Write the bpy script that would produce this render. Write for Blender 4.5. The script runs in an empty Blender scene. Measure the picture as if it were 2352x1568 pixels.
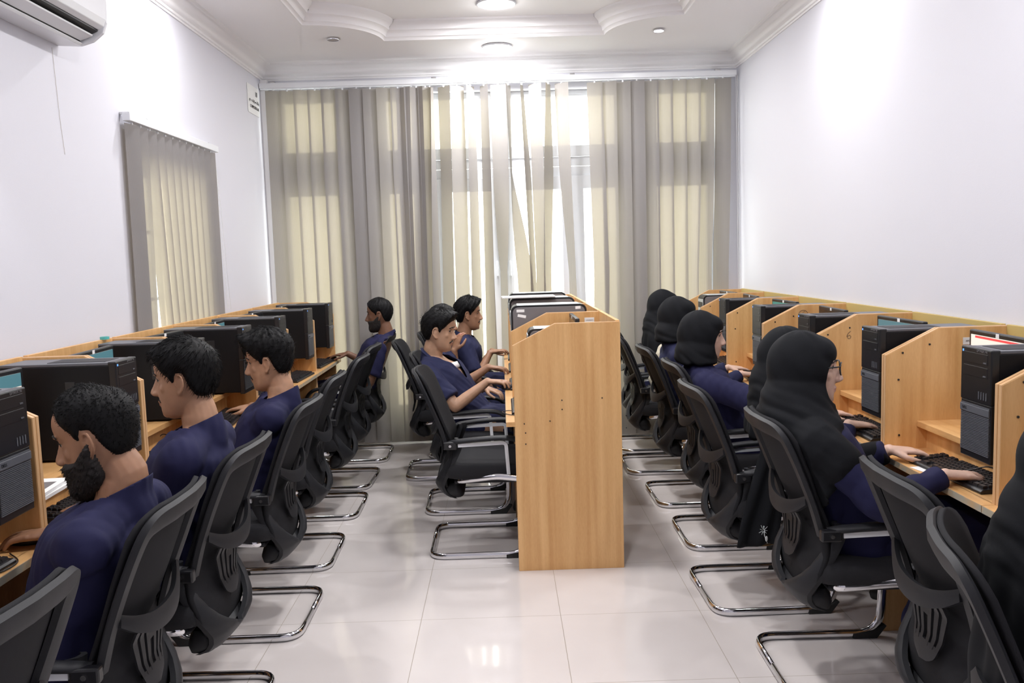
import bpy, bmesh, math, random
import numpy as np
from mathutils import Vector, Matrix, noise
R = math.radians
PI = math.pi
sc = bpy.context.scene
col = sc.collection
random.seed(7)

# ---------------------------------------------------------------- camera
CAM_H = 1.5482
def cam_axes(p, y, r):
    cy, sy, cp, sp = math.cos(y), math.sin(y), math.cos(p), math.sin(p)
    f = Vector((sy*cp, cy*cp, -sp)); rt = Vector((cy, -sy, 0)); up = rt.cross(f)
    cr, sr = math.cos(r), math.sin(r)
    return cr*rt + sr*up, -sr*rt + cr*up, f
cd = bpy.data.cameras.new('camera'); cam = bpy.data.objects.new('camera', cd); col.objects.link(cam)
rt, up, fw = cam_axes(.0992, .0096, -.0303)
cam.matrix_world = Matrix(((rt.x, up.x, -fw.x, 0), (rt.y, up.y, -fw.y, 0), (rt.z, up.z, -fw.z, CAM_H), (0, 0, 0, 1)))
cd.sensor_width = 36; cd.lens = 1985/2352*36; cd.clip_start = .05; cd.clip_end = 200
sc.camera = cam
# ---------------------------------------------------------------- world, exposure
w = bpy.data.worlds.new('sky'); sc.world = w; w.use_nodes = True
bg = w.node_tree.nodes['Background']
bg.inputs[0].default_value = (1.0, .985, .92, 1); bg.inputs[1].default_value = 5.5
sc.view_settings.view_transform = 'Standard'; sc.view_settings.look = 'None'
sc.view_settings.gamma = 1; sc.view_settings.exposure = 0.34; sc.view_settings.use_curve_mapping = False
sc.cycles.use_denoising = True
sc.cycles.max_bounces = 10; sc.cycles.diffuse_bounces = 5; sc.cycles.glossy_bounces = 4
sc.cycles.transmission_bounces = 6; sc.cycles.transparent_max_bounces = 12
sc.cycles.sample_clamp_indirect = 6; sc.cycles.caustics_reflective = False; sc.cycles.caustics_refractive = False

# ---------------------------------------------------------------- materials
MATS = {}
def mat(name, color=(.8, .8, .8), rough=.5, metal=0., spec=.5, bump=None, build=None, sheen=0, emit=None):
    m = bpy.data.materials.new(name); m.use_nodes = True; nt = m.node_tree
    b = nt.nodes['Principled BSDF']
    b.inputs['Base Color'].default_value = (*color, 1); b.inputs['Roughness'].default_value = rough
    b.inputs['Metallic'].default_value = metal; b.inputs['Specular IOR Level'].default_value = spec
    if sheen:
        b.inputs['Sheen Weight'].default_value = sheen; b.inputs['Sheen Roughness'].default_value = .5
    if emit:
        b.inputs['Emission Color'].default_value = (*emit[0], 1); b.inputs['Emission Strength'].default_value = emit[1]
    if bump:
        sc_, st, det = bump
        tc = nt.nodes.new('ShaderNodeTexCoord'); n = nt.nodes.new('ShaderNodeTexNoise')
        n.inputs['Scale'].default_value = sc_; n.inputs['Detail'].default_value = det
        bp = nt.nodes.new('ShaderNodeBump'); bp.inputs['Strength'].default_value = st; bp.inputs['Distance'].default_value = .01
        nt.links.new(tc.outputs['Object'], n.inputs['Vector']); nt.links.new(n.outputs['Fac'], bp.inputs['Height'])
        nt.links.new(bp.outputs['Normal'], b.inputs['Normal'])
    if build: build(nt, b)
    MATS[name] = m
    return m
def ramp(nt, stops):
    r = nt.nodes.new('ShaderNodeValToRGB'); e = r.color_ramp.elements
    while len(e) < len(stops): e.new(.5)
    for k, (p, c) in enumerate(stops):
        e[k].position = p; e[k].color = (*c, 1)
    return r
def wood_build(c1, c2, axis, freq=1.0):
    def f(nt, b):
        L = nt.links.new
        tc = nt.nodes.new('ShaderNodeTexCoord')
        def mp(a, c):
            m = nt.nodes.new('ShaderNodeMapping'); s = [a, a, a]; s[axis] = c; m.inputs['Scale'].default_value = s
            m.inputs['Location'].default_value = (3.1, 1.7, 2.3); L(tc.outputs['Object'], m.inputs['Vector']); return m
        n0 = nt.nodes.new('ShaderNodeTexNoise'); n0.inputs['Scale'].default_value = 1; n0.inputs['Detail'].default_value = 2; L(mp(5, .8).outputs[0], n0.inputs['Vector'])
        k = nt.nodes.new('ShaderNodeMath'); k.operation = 'MULTIPLY'; k.inputs[1].default_value = 26; L(n0.outputs['Fac'], k.inputs[0])
        sn = nt.nodes.new('ShaderNodeMath'); sn.operation = 'SINE'; L(k.outputs[0], sn.inputs[0])
        n1 = nt.nodes.new('ShaderNodeTexNoise'); n1.inputs['Scale'].default_value = 1; n1.inputs['Detail'].default_value = 4; L(mp(30, 1.0).outputs[0], n1.inputs['Vector'])
        n2 = nt.nodes.new('ShaderNodeTexNoise'); n2.inputs['Scale'].default_value = 1; n2.inputs['Detail'].default_value = 2; L(mp(330, 40).outputs[0], n2.inputs['Vector'])
        a1 = nt.nodes.new('ShaderNodeMath'); a1.operation = 'MULTIPLY_ADD'; a1.inputs[1].default_value = .07; L(sn.outputs[0], a1.inputs[0]); L(n1.outputs['Fac'], a1.inputs[2])
        a2 = nt.nodes.new('ShaderNodeMath'); a2.operation = 'MULTIPLY_ADD'; a2.inputs[1].default_value = .35; L(n2.outputs['Fac'], a2.inputs[0]); L(a1.outputs[0], a2.inputs[2])
        r = ramp(nt, [(.38, c1), (.92, c2)])
        L(a2.outputs[0], r.inputs[0]); L(r.outputs[0], b.inputs['Base Color'])
    return f
WA, WB = (.56, .295, .105), (.73, .445, .195)
wood_v = mat('beech_laminate_upright', rough=.38, build=wood_build(WA, WB, 2))
wood_h = mat('beech_laminate_flat', rough=.32, build=wood_build((.58, .305, .11), (.75, .46, .205), 1))
edge_m = mat('pale_edge_band', (.60, .37, .19), .45)
def _worn(nt, b):
    tc = nt.nodes.new('ShaderNodeTexCoord'); n = nt.nodes.new('ShaderNodeTexNoise'); n.inputs['Scale'].default_value = 14; n.inputs['Detail'].default_value = 6
    r = ramp(nt, [(.42, (.50, .34, .19)), (.55, (.36, .33, .26))])
    nt.links.new(tc.outputs['Object'], n.inputs['Vector']); nt.links.new(n.outputs['Fac'], r.inputs[0]); nt.links.new(r.outputs[0], b.inputs['Base Color'])
worn_m = mat('worn_edge', rough=.7, build=lambda nt, b: _worn(nt, b))
wall_m = mat('wall_paint', (.665, .665, .722), .6, bump=(220, .04, 2))
ceil_m = mat('ceiling_paint', (.88, .87, .885), .7)
trim_m = mat('plaster_trim', (.86, .85, .86), .6)
ochre_m = mat('ochre_backboard_edge', (.50, .37, .13), .6)
upvc_m = mat('white_window_frame', (.80, .83, .88), .35)
alu_m = mat('white_rail', (.78, .80, .83), .3)
black_pl = mat('charcoal_plastic', (.0175, .018, .021), .5, spec=.25, bump=(900, .10, 1))
black_gl = mat('black_plastic', (.010, .010, .012), .35)
black_sd = mat('black_steel_side', (.006, .006, .0075), .5, spec=.22)
pc_grey = mat('grey_case_top', (.10, .105, .12), .38)
key_m = mat('keycap', (.012, .012, .014), .42)
fabric_bk = mat('black_mesh_fabric', (.010, .010, .0125), .85, spec=.3, bump=(1400, .35, 1), sheen=.0)
seat_bk = mat('black_seat_fabric', (.010, .010, .013), .9, bump=(900, .3, 2))
chrome = mat('chrome', (.72, .72, .74), .09, 1.0)
foot_bk = mat('black_rubber', (.015, .015, .015), .7)
steel_m = mat('screw_steel', (.6, .6, .6), .25, 1.0)
navy_m = mat('navy_scrubs', (.0105, .0108, .046), .85, spec=.3, bump=(700, .08, 2))
navy_dk = mat('dark_navy_scrubs', (.0155, .018, .056), .85, spec=.3, bump=(700, .08, 2))
hijab_m = mat('black_hijab_cloth', (.0048, .0055, .0075), .85, spec=.22, bump=(600, .05, 2))
hair_m = mat('black_hair', (.0030, .0028, .0034), .6, spec=.18)
beard_m = mat('dark_beard', (.012, .009, .008), .75)
white_m = mat('white_paper', (.80, .80, .80), .6)
shirt_w = mat('white_undershirt', (.70, .66, .66), .8)
eye_w = mat('eye_white', (.34, .30, .28), .3)
eye_d = mat('eye_dark', (.012, .008, .006), .1)
hole_m = mat('dark_screw_hole', (.012, .01, .01), .5)
ink_m = mat('pencil_ink', (.06, .04, .035), .8)
cream_m = mat('cream_canvas', (.52, .48, .38), .85, bump=(60, .6, 3))
silver_m = mat('silver_case_rim', (.62, .66, .67), .3, .5)
towerside = mat('grey_case_side', (.155, .145, .15), .5)
blue_led = mat('blue_led', (.1, .3, .9), .3, emit=((.15, .4, 1), .9))
scr_page = mat('screen_page', (.5, .46, .4), .3, emit=((.85, .80, .72), .55))
scr_teal = mat('screen_teal_band', (.02, .05, .06), .3, emit=((.07, .17, .20), .8))
scr_dark = mat('screen_dark', (.012, .012, .014), .15)
scr_red = mat('screen_red_band', (.5, .05, .05), .3, emit=((.7, .06, .07), .6))
scr_green = mat('screen_green', (.02, .15, .13), .3, emit=((.03, .20, .18), .5))
vest_m = mat('ac_white', (.74, .75, .78), .25)
slot_m = mat('ac_dark_slot', (.012, .012, .014), .5)
lens_m = mat('lens_glass', (.8, .8, .8), .05)
# floor tiles
def floor_build(nt, b):
    tc = nt.nodes.new('ShaderNodeTexCoord'); mp = nt.nodes.new('ShaderNodeMapping')
    mp.inputs['Location'].default_value = (.9916, -2.9884+.6*20, 0)   # grid through x=-0.9916, y=2.9884
    L = nt.links.new
    sp = nt.nodes.new('ShaderNodeSeparateXYZ'); L(tc.outputs['Object'], mp.inputs['Vector']); L(mp.outputs[0], sp.inputs[0])
    outs = []
    for k in range(2):
        a = nt.nodes.new('ShaderNodeMath'); a.operation = 'PINGPONG'; a.inputs[1].default_value = .3
        L(sp.outputs[k], a.inputs[0])
        c = nt.nodes.new('ShaderNodeMath'); c.operation = 'LESS_THAN'; c.inputs[1].default_value = .0013; L(a.outputs[0], c.inputs[0]); outs.append(c)
    mx = nt.nodes.new('ShaderNodeMath'); mx.operation = 'MAXIMUM'; L(outs[0].outputs[0], mx.inputs[0]); L(outs[1].outputs[0], mx.inputs[1])
    n = nt.nodes.new('ShaderNodeTexNoise'); n.inputs['Scale'].default_value = 2.2; n.inputs['Detail'].default_value = 4; L(tc.outputs['Object'], n.inputs['Vector'])
    r = ramp(nt, [(.3, (.64, .595, .58)), (.75, (.70, .655, .64))]); L(n.outputs['Fac'], r.inputs[0])
    mc = nt.nodes.new('ShaderNodeMix'); mc.data_type = 'RGBA'; mc.inputs[7].default_value = (.33, .29, .24, 1)
    L(mx.outputs[0], mc.inputs[0]); L(r.outputs[0], mc.inputs[6]); L(mc.outputs[2], b.inputs['Base Color'])
    rr = nt.nodes.new('ShaderNodeMath'); rr.operation = 'MULTIPLY_ADD'; rr.inputs[1].default_value = .5; rr.inputs[2].default_value = .07; L(mx.outputs[0], rr.inputs[0]); L(rr.outputs[0], b.inputs['Roughness'])
floor_m = mat('polished_porcelain_tile', rough=.07, spec=.5, build=floor_build)
# blind fabric
def blind_mat(name, axis, tint):
    m = bpy.data.materials.new(name); m.use_nodes = True; nt = m.node_tree
    for n in list(nt.nodes):
        if n.type == 'BSDF_PRINCIPLED': nt.nodes.remove(n)
    out = [n for n in nt.nodes if n.type == 'OUTPUT_MATERIAL'][0]
    L = nt.links.new
    tc = nt.nodes.new('ShaderNodeTexCoord'); wv = nt.nodes.new('ShaderNodeTexWave'); wv.bands_direction = 'XY'[axis]
    wv.inputs['Scale'].default_value = 55; wv.inputs['Distortion'].default_value = .6; wv.inputs['Detail'].default_value = 1
    L(tc.outputs['Object'], wv.inputs['Vector'])
    r = ramp(nt, [(.0, (.190, .184, .187)), (.5, (.225, .217, .221))]); L(wv.outputs['Fac'], r.inputs[0])
    r2 = ramp(nt, [(.0, tuple(c*.88 for c in tint)), (.35, tint)]); L(wv.outputs['Fac'], r2.inputs[0])
    d = nt.nodes.new('ShaderNodeBsdfDiffuse'); t = nt.nodes.new('ShaderNodeBsdfTranslucent')
    L(r.outputs[0], d.inputs['Color']); L(r2.outputs[0], t.inputs['Color'])
    ms = nt.nodes.new('ShaderNodeAddShader'); L(d.outputs[0], ms.inputs[0]); L(t.outputs[0], ms.inputs[1])
    tp = nt.nodes.new('ShaderNodeBsdfTransparent'); tp.inputs['Color'].default_value = (.032, .027, .019, 1)
    m2 = nt.nodes.new('ShaderNodeAddShader'); L(ms.outputs[0], m2.inputs[0]); L(tp.outputs[0], m2.inputs[1]); L(m2.outputs[0], out.inputs['Surface'])
    MATS[name] = m; return m
blind_m = blind_mat('grey_blind_fabric', 0, (.105, .090, .066))
blind_side = blind_mat('grey_blind_fabric_side', 1, (.110, .092, .064))
def glass_mat():
    m = bpy.data.materials.new('window_glass'); m.use_nodes = True; nt = m.node_tree
    for n in list(nt.nodes):
        if n.type == 'BSDF_PRINCIPLED': nt.nodes.remove(n)
    out = [n for n in nt.nodes if n.type == 'OUTPUT_MATERIAL'][0]
    t = nt.nodes.new('ShaderNodeBsdfTransparent'); g = nt.nodes.new('ShaderNodeBsdfGlossy'); g.inputs['Roughness'].default_value = .02
    mx = nt.nodes.new('ShaderNodeMixShader'); mx.inputs[0].default_value = .06
    t.inputs['Color'].default_value = (.95, .98, .96, 1)
    nt.links.new(t.outputs[0], mx.inputs[1]); nt.links.new(g.outputs[0], mx.inputs[2]); nt.links.new(mx.outputs[0], out.inputs['Surface'])
    return m
glass_m = glass_mat()
def emit_mat(name, c, s):
    m = bpy.data.materials.new(name); m.use_nodes = True; nt = m.node_tree
    for n in list(nt.nodes):
        if n.type == 'BSDF_PRINCIPLED': nt.nodes.remove(n)
    out = [n for n in nt.nodes if n.type == 'OUTPUT_MATERIAL'][0]
    e = nt.nodes.new('ShaderNodeEmission'); e.inputs[0].default_value = (*c, 1); e.inputs[1].default_value = s
    nt.links.new(e.outputs[0], out.inputs['Surface']); return m
lamp_m = emit_mat('led_diffuser', (1, .98, 1), 9)

# ---------------------------------------------------------------- mesh helpers
class MB:
    def __init__(s): s.v = []; s.f = []
    def add(s, vs, fs, M=None):
        o = len(s.v)
        if M is not None: vs = [M @ Vector(p) for p in vs]
        s.v += [tuple(p) for p in vs]; s.f += [tuple(i+o for i in f) for f in fs]; return s
    def box(s, x0, x1, y0, y1, z0, z1, M=None):
        vs = [(x, y, z) for z in (z0, z1) for y in (y0, y1) for x in (x0, x1)]
        return s.add(vs, [(0, 2, 3, 1), (4, 5, 7, 6), (0, 1, 5, 4), (2, 6, 7, 3), (0, 4, 6, 2), (1, 3, 7, 5)], M)
    def rings(s, rs, M=None, caps=True, closed=False):
        n = len(rs[0]); vs = [p for r in rs for p in r]; fs = []
        m = len(rs)
        for k in range(m if closed else m-1):
            a, b = k*n, ((k+1) % m)*n
            for i in range(n):
                j = (i+1) % n; fs.append((a+i, a+j, b+j, b+i))
        if caps and not closed:
            fs.append(tuple(range(n-1, -1, -1))); fs.append(tuple(range((m-1)*n, m*n)))
        return s.add(vs, fs, M)
    def tube(s, path, rad, n=10, M=None, closed=False, up=(0, 0, 1), prof=None, caps=True):
        path = [Vector(p) for p in path]; m = len(path); rs = []
        prev = None
        for i, p in enumerate(path):
            a = path[(i-1) % m] if (closed or i > 0) else p; b = path[(i+1) % m] if (closed or i < m-1) else p
            t = (b-a).normalized()
            if prev is None:
                u = Vector(up) - t*t.dot(Vector(up))
                if u.length < 1e-3: u = t.orthogonal()
            else:
                u = prev - t*t.dot(prev)
            u.normalize(); prev = u; v = t.cross(u)
            r = rad[i] if isinstance(rad, (list, tuple)) else rad
            if prof: rs.append([p + u*(q[1]) + v*(q[0]) for q in prof])
            else: rs.append([p + r*(math.cos(2*PI*k/n)*v + math.sin(2*PI*k/n)*u) for k in range(n)])
        return s.rings(rs, M, caps, closed)
    def prism(s, poly, a, b, axis=1, M=None):
        def P(q, h):
            if axis == 1: return (q[0], h, q[1])
            if axis == 0: return (h, q[0], q[1])
            return (q[0], q[1], h)
        n = len(poly)
        vs = [P(q, a) for q in poly] + [P(q, b) for q in poly]
        fs = [tuple(range(n)), tuple(range(2*n-1, n-1, -1))] + [(i, i+n, (i+1) % n+n, (i+1) % n) for i in range(n)]
        return s.add(vs, fs, M)
    def sphere(s, c, r, n=16, m=10, M=None):
        if not isinstance(r, (tuple, list)): r = (r, r, r)
        vs = [(c[0], c[1], c[2]-r[2])]; fs = []
        for j in range(1, m):
            th = PI*j/m
            for i in range(n):
                ph = 2*PI*i/n
                vs.append((c[0]+r[0]*math.sin(th)*math.cos(ph), c[1]+r[1]*math.sin(th)*math.sin(ph), c[2]-r[2]*math.cos(th)))
        vs.append((c[0], c[1], c[2]+r[2]))
        for i in range(n): fs.append((0, 1+(i+1) % n, 1+i))
        for j in range(m-2):
            for i in range(n):
                a = 1+j*n; fs.append((a+i, a+(i+1) % n, a+n+(i+1) % n, a+n+i))
        a = 1+(m-2)*n
        for i in range(n): fs.append((a+i, a+(i+1) % n, len(vs)-1))
        return s.add(vs, fs, M)
    def disc(s, c, r, n=32, h=.01, M=None):
        rs = [[(c[0]+r*math.cos(2*PI*k/n), c[1]+r*math.sin(2*PI*k/n), z) for k in range(n)] for z in (c[2], c[2]+h)]
        return s.rings(rs, M)
    def cone(s, c, r0, r1, z0, z1, n=32, M=None):
        return s.rings([[(c[0]+r*math.cos(2*PI*k/n), c[1]+r*math.sin(2*PI*k/n), z) for k in range(n)] for r, z in ((r0, z0), (r1, z1))], M)
    def mesh(s, name):
        me = bpy.data.meshes.new(name); me.from_pydata([tuple(p) for p in s.v], [], s.f); me.update(); return me
def fixn(me):
    bm = bmesh.new(); bm.from_mesh(me); bmesh.ops.recalc_face_normals(bm, faces=bm.faces); bm.to_mesh(me); bm.free()
def obj(name, mb, m, parent=None, smooth=False, bevel=0, loc=None, rot=None, seg=2, fix=True, angle=40):
    me = mb if isinstance(mb, bpy.types.Mesh) else mb.mesh(name)
    if fix: fixn(me)
    me.materials.clear(); me.materials.append(m)
    if smooth:
        me.polygons.foreach_set('use_smooth', [True]*len(me.polygons))
        if angle and smooth != 'all': me.set_sharp_from_angle(angle=R(angle))
    o = bpy.data.objects.new(name, me); col.objects.link(o)
    if parent: o.parent = parent
    if loc: o.location = loc
    if rot: o.rotation_euler = rot
    if bevel:
        b = o.modifiers.new('bevel', 'BEVEL'); b.width = bevel; b.segments = seg; b.limit_method = 'ANGLE'; b.angle_limit = R(35); b.harden_normals = False
    return o
def tag(o, label=None, cat=None, group=None, kind=None):
    if label: o['label'] = label
    if cat: o['category'] = cat
    if group: o['group'] = group
    if kind: o['kind'] = kind
    return o
def thing(name, label, cat, loc=(0, 0, 0), rz=0, group=None):
    o = bpy.data.objects.new(name, None); col.objects.link(o); o.location = loc; o.rotation_euler = (0, 0, rz); o.empty_display_size = .1
    return tag(o, label, cat, group)
def copy_tree(o, parent=None):
    c = o.copy(); col.objects.link(c)
    if parent: c.parent = parent
    for ch in list(o.children): copy_tree(ch, c)
    return c
def struct(name, mb, m, parent=None, **k):
    o = obj(name, mb, m, parent, **k)
    if not parent: o['kind'] = 'structure'
    return o
def arc(cx, cy, r, a0, a1, n):
    return [(cx+r*math.cos(R(a0+(a1-a0)*i/n)), cy+r*math.sin(R(a0+(a1-a0)*i/n))) for i in range(n+1)]
def rrect(w, h, r, n=4):
    p = []
    for cx, cy, a in ((w/2-r, h/2-r, 0), (-w/2+r, h/2-r, 90), (-w/2+r, -h/2+r, 180), (w/2-r, -h/2+r, 270)):
        p += arc(cx, cy, r, a, a+90, n)
    return p
def sweep_loop(path, prof, name, m, parent=None, inward=1):
    """closed 2D loop (counter-clockwise); prof = list of (inward offset, z)"""
    n = len(path); rs = []
    for i in range(n):
        a, b, c = Vector(path[i-1]), Vector(path[i]), Vector(path[(i+1) % n])
        d1, d2 = (b-a).normalized(), (c-b).normalized()
        n1, n2 = Vector((-d1.y, d1.x)), Vector((-d2.y, d2.x))
        mt = (n1+n2); mt = mt/max(.35, mt.dot(n1)) if mt.length > 1e-6 else n1
        rs.append([(b.x+mt.x*o, b.y+mt.y*o, z) for o, z in prof])
    mb = MB(); vs = [p for r in rs for p in r]; k = len(prof)
    fs = [(i*k+j, i*k+j+1, ((i+1) % n)*k+j+1, ((i+1) % n)*k+j) for i in range(n) for j in range(k-1)]
    mb.add(vs, fs)
    return mb

# ---------------------------------------------------------------- room shell
XL, XR, YB, YF, ZC = -1.91, 1.98, 7.25, -1.7, 3.14
TK = .2
struct('floor', MB().box(XL-.3, XR+.3, YF-.3, YB+.3, -.1, 0), floor_m)
def wall_with_holes(u0, u1, z0, z1, holes):
    """cells of a wall in (u,z) that are not in holes"""
    us = sorted(set([u0, u1]+[h[0] for h in holes]+[h[1] for h in holes])); zs = sorted(set([z0, z1]+[h[2] for h in holes]+[h[3] for h in holes]))
    out = []
    for a, b in zip(us, us[1:]):
        for c, d in zip(zs, zs[1:]):
            mu, mz = (a+b)/2, (c+d)/2
            if not any(h[0] < mu < h[1] and h[2] < mz < h[3] for h in holes): out.append((a, b, c, d))
    return out
bw = MB()
HB = [(-1.81, -1.30, .30, 2.90), (-.97, 1.03, .06, 2.90), (1.28, 1.80, .30, 2.90)]
for a, b, c, d in wall_with_holes(XL-TK, XR+TK, 0, ZC+.4, HB): bw.box(a, b, YB, YB+TK, c, d)
struct('wall_back', bw, wall_m)
lw = MB()
HL = [(4.66, 5.62, .85, 2.10)]
for a, b, c, d in wall_with_holes(YF-TK, YB, 0, ZC+.4, HL): lw.box(XL-TK, XL, a, b, c, d)
struct('wall_left', lw, wall_m)
struct('wall_right', MB().box(XR, XR+TK, YF-TK, YB, 0, ZC+.4), wall_m)
struct('wall_front', MB().box(XL, XR, YF-TK, YF, 0, ZC+.4), wall_m)
# ceiling: lowered border with a tray whose corners are notched by quarter circles
TX, TY0, TY1, RN = 1.30, .35, 6.50, .485
def tray_loop(x, y0, y1, r, n=12):
    p = []
    p += [(x-r+.0, y0)] if False else []
    # counter-clockwise from bottom left notch
    p += arc(-x, y0, r, 90, 0, n)                       # bottom-left notch, from (-x, y0+r) to (-x+r, y0)
    p += arc(x, y0, r, 180, 90, n)
    p += arc(x, y1, r, 270, 180, n)
    p += arc(-x, y1, r, 360, 270, n)
    return p
loop = tray_loop(TX, TY0, TY1, RN)
bm = bmesh.new()
outer = [bm.verts.new((x, y, ZC)) for x, y in ((XL, YF), (XR, YF), (XR, YB), (XL, YB))]
inner = [bm.verts.new((x, y, ZC)) for x, y in loop]
ed = []
for L_ in (outer, inner):
    for i in range(len(L_)): ed.append(bm.edges.new((L_[i], L_[(i+1) % len(L_)])))
bmesh.ops.triangle_fill(bm, use_beauty=True, use_dissolve=False, edges=ed)
for f in bm.faces:
    if f.normal.z > 0: f.normal_flip()
# drop faces inside the tray (centre test)
def in_tray(x, y):
    if not (-TX < x < TX and TY0 < y < TY1): return False
    return all((x-cx)**2+(y-cy)**2 > RN*RN*.98 for cx in (-TX, TX) for cy in (TY0, TY1))
for f in list(bm.faces):
    c = f.calc_center_median()
    if in_tray(c.x, c.y): bm.faces.remove(f)
me = bpy.data.meshes.new('ceiling'); bm.to_mesh(me); bm.free()
ceiling = obj('ceiling', me, ceil_m, fix=False); ceiling['kind'] = 'structure'
ZT = ZC+.115
up_ = MB().box(-TX-.1, TX+.1, TY0-.1, TY1+.1, ZT, ZT+.05)
struct('ceiling_tray', up_, ceil_m)
prof = [(0, ZC+.0), (.0, ZC-.008), (.012, ZC-.012), (.018, ZC+.006), (.03, ZC+.012), (.034, ZC+.03), (.045, ZC+.045), (.062, ZC+.052), (.066, ZC+.07), (.08, ZC+.085), (.10, ZC+.095), (.105, ZT+.0)]
mb = sweep_loop(loop, prof, 'trim', trim_m)
struct('trim_1', mb, trim_m, smooth=True, angle=50)
rect = [(XL, YF), (XR, YF), (XR, YB), (XL, YB)]
prof = [(0, 3.02), (.008, 3.02), (.010, 3.030), (.018, 3.034), (.020, 3.048), (.034, 3.056), (.042, 3.075), (.060, 3.098), (.082, 3.112), (.086, 3.122), (.098, 3.126), (.104, 3.14)]
struct('trim_2', sweep_loop(rect, prof, 'trim', trim_m), trim_m, smooth=True, angle=50)
# slight medallion around the tray lamp
# white boxed pipe / reveal strip in the left corner of the back wall
struct('trim_3', MB().box(XL, XL+.055, YB-.06, YB, 0, 3.02), trim_m, bevel=.004)
struct('baseboard_back', MB().box(XL+.055, -.99, YB-.012, YB, 0, .07).box(1.05, XR, YB-.012, YB, 0, .07), trim_m)
struct('baseboard_left', MB().box(XL, XL+.012, YF, YB-.06, 0, .07), trim_m)
struct('baseboard_right', MB().box(XR-.012, XR, YF, YB, 0, .07), trim_m)

# windows of the back wall
def window(name, x0, x1, z0, z1, bars_v, bars_h, y=YB+.12, fr=.05, panes=()):
    f = MB()
    d0, d1 = y-.03, y+.03
    f.box(x0, x1, d0, d1, z1-fr, z1); f.box(x0, x1, d0, d1, z0, z0+fr)
    f.box(x0, x0+fr, d0, d1, z0, z1); f.box(x1-fr, x1, d0, d1, z0, z1)
    for a, b, c, d in bars_v: f.box(a, b, d0+.002, d1-.002, c, d)
    for a, b, c, d in bars_h: f.box(a, b, d0+.004, d1-.004, c, d)
    wo = struct(name, f, upvc_m, bevel=.004)
    for a, b, c, d in panes:
        obj('pane', MB().box(a, b, y-.004, y+.004, c, d), glass_m, wo)
    return wo
ZL0, ZL1, ZU0, ZU1 = .36, 2.09, 2.45, 2.86
window('window_1', -1.81, -1.30, .30, 2.90, [], [(-1.81, -1.30, ZL1, 2.21), (-1.81, -1.30, 2.36, ZU0), (-1.81, -1.30, 2.20, 2.37)], panes=[(-1.77, -1.34, ZL0-.02, ZL1), (-1.77, -1.34, ZU0, ZU1)])
window('window_2', 1.28, 1.80, .30, 2.90, [], [(1.28, 1.80, ZL1, 2.21), (1.28, 1.80, 2.36, ZU0), (1.28, 1.80, 2.20, 2.37)], panes=[(1.32, 1.76, ZL0-.02, ZL1), (1.32, 1.76, ZU0, ZU1)])
w3 = window('window_3', -.97, 1.03, .06, 2.90, [(-.64, -.40, .06, 2.2), (-.067, .11, .06, 2.2), (.524, .71, .06, 2.2), (-.067, .11, 2.4, 2.88)],
       [(-.97, 1.03, ZL1, 2.20), (-.97, 1.03, 2.36, ZU0), (-.40, .52, .06, .30), (-.97, -.6, .06, .30), (.7, 1.03, .06, .30)],
       panes=[(-.93, -.62, .28, ZL1+.02), (-.42, -.05, .28, ZL1+.02), (.10, .53, .28, ZL1+.02), (.70, .99, .28, ZL1+.02), (-.93, -.05, ZU0-.02, ZU1), (.10, .99, ZU0-.02, ZU1)])
pn = MB()
for k in range(2): pn.box(-.93, .99, YB+.115, YB+.125, 2.20+k*.08, 2.20+k*.08+.078)
obj('transom_panel', pn, upvc_m, w3, bevel=.003)
for sx in (-.03, .075):
    h = MB(); h.tube([(sx, YB+.09, 1.50), (sx, YB+.05, 1.50), (sx, YB+.045, 1.46), (sx, YB+.045, 1.38)], .008)
    obj('handle', h, upvc_m, w3, smooth=True)
wl = MB(); Xw = XL-.12
for a, b, c, d in ((4.66, 5.62, 2.05, 2.10), (4.66, 5.62, .85, .90), (4.66, 4.71, .85, 2.1), (5.57, 5.62, .85, 2.1), (4.66, 5.62, 1.35, 1.37), (4.66, 5.62, 1.73, 1.75), (5.12, 5.16, .85, 2.1)):
    wl.box(Xw-.025, Xw+.025, a, b, c, d)
w4 = struct('window_4', wl, upvc_m, bevel=.003)
obj('pane', MB().box(Xw-.004, Xw+.004, 4.70, 5.58, .89, 2.06), glass_m, w4)

# ---------------------------------------------------------------- lights of the room
def disc_light(name, label, x, y, z, r, power, on=True, fixture=True, spot=False):
    t = thing(name, label, 'ceiling light', (x, y, z))
    ring = MB(); n = 40
    prof_ = [(r*1.0, 0), (r*1.12, -.002), (r*1.16, -.008), (r*1.10, -.014), (r*1.0, -.014)]
    rs = [[(q*math.cos(2*PI*k/n), q*math.sin(2*PI*k/n), zz) for q, zz in prof_] for k in range(n)]
    ring.rings(rs, closed=True, caps=False)
    obj('trim_ring', ring, (upvc_m if r > .06 else chrome), t, smooth=True)
    obj('diffuser', MB().disc((0, 0, -.012), r, 40, .010), lamp_m if on else MATS['eye_white'], t)
    if on:
        ld = bpy.data.lights.new(name+'_light', 'AREA'); ld.shape = 'DISK'; ld.size = r*2; ld.energy = power; ld.color = (1, .985, .99)
        if spot: ld.spread = R(spot)
        lo = bpy.data.objects.new('lamp', ld); col.objects.link(lo); lo.parent = t; lo.location = (0, 0, -.02)
        if r > .09:                      # the diffuser dome also spills sideways over the ceiling
            lp = bpy.data.lights.new(name+'_spill', 'POINT'); lp.shadow_soft_size = r*.45; lp.energy = power*.075; lp.color = (1, .985, .99)
            l2 = bpy.data.objects.new('lamp', lp); col.objects.link(l2); l2.parent = t; l2.location = (0, 0, -.085)
    return t
disc_light('ceiling_light', 'round white LED ceiling light nearest the window blinds, glowing', .02, 6.78, ZC, .10, 24)
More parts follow.
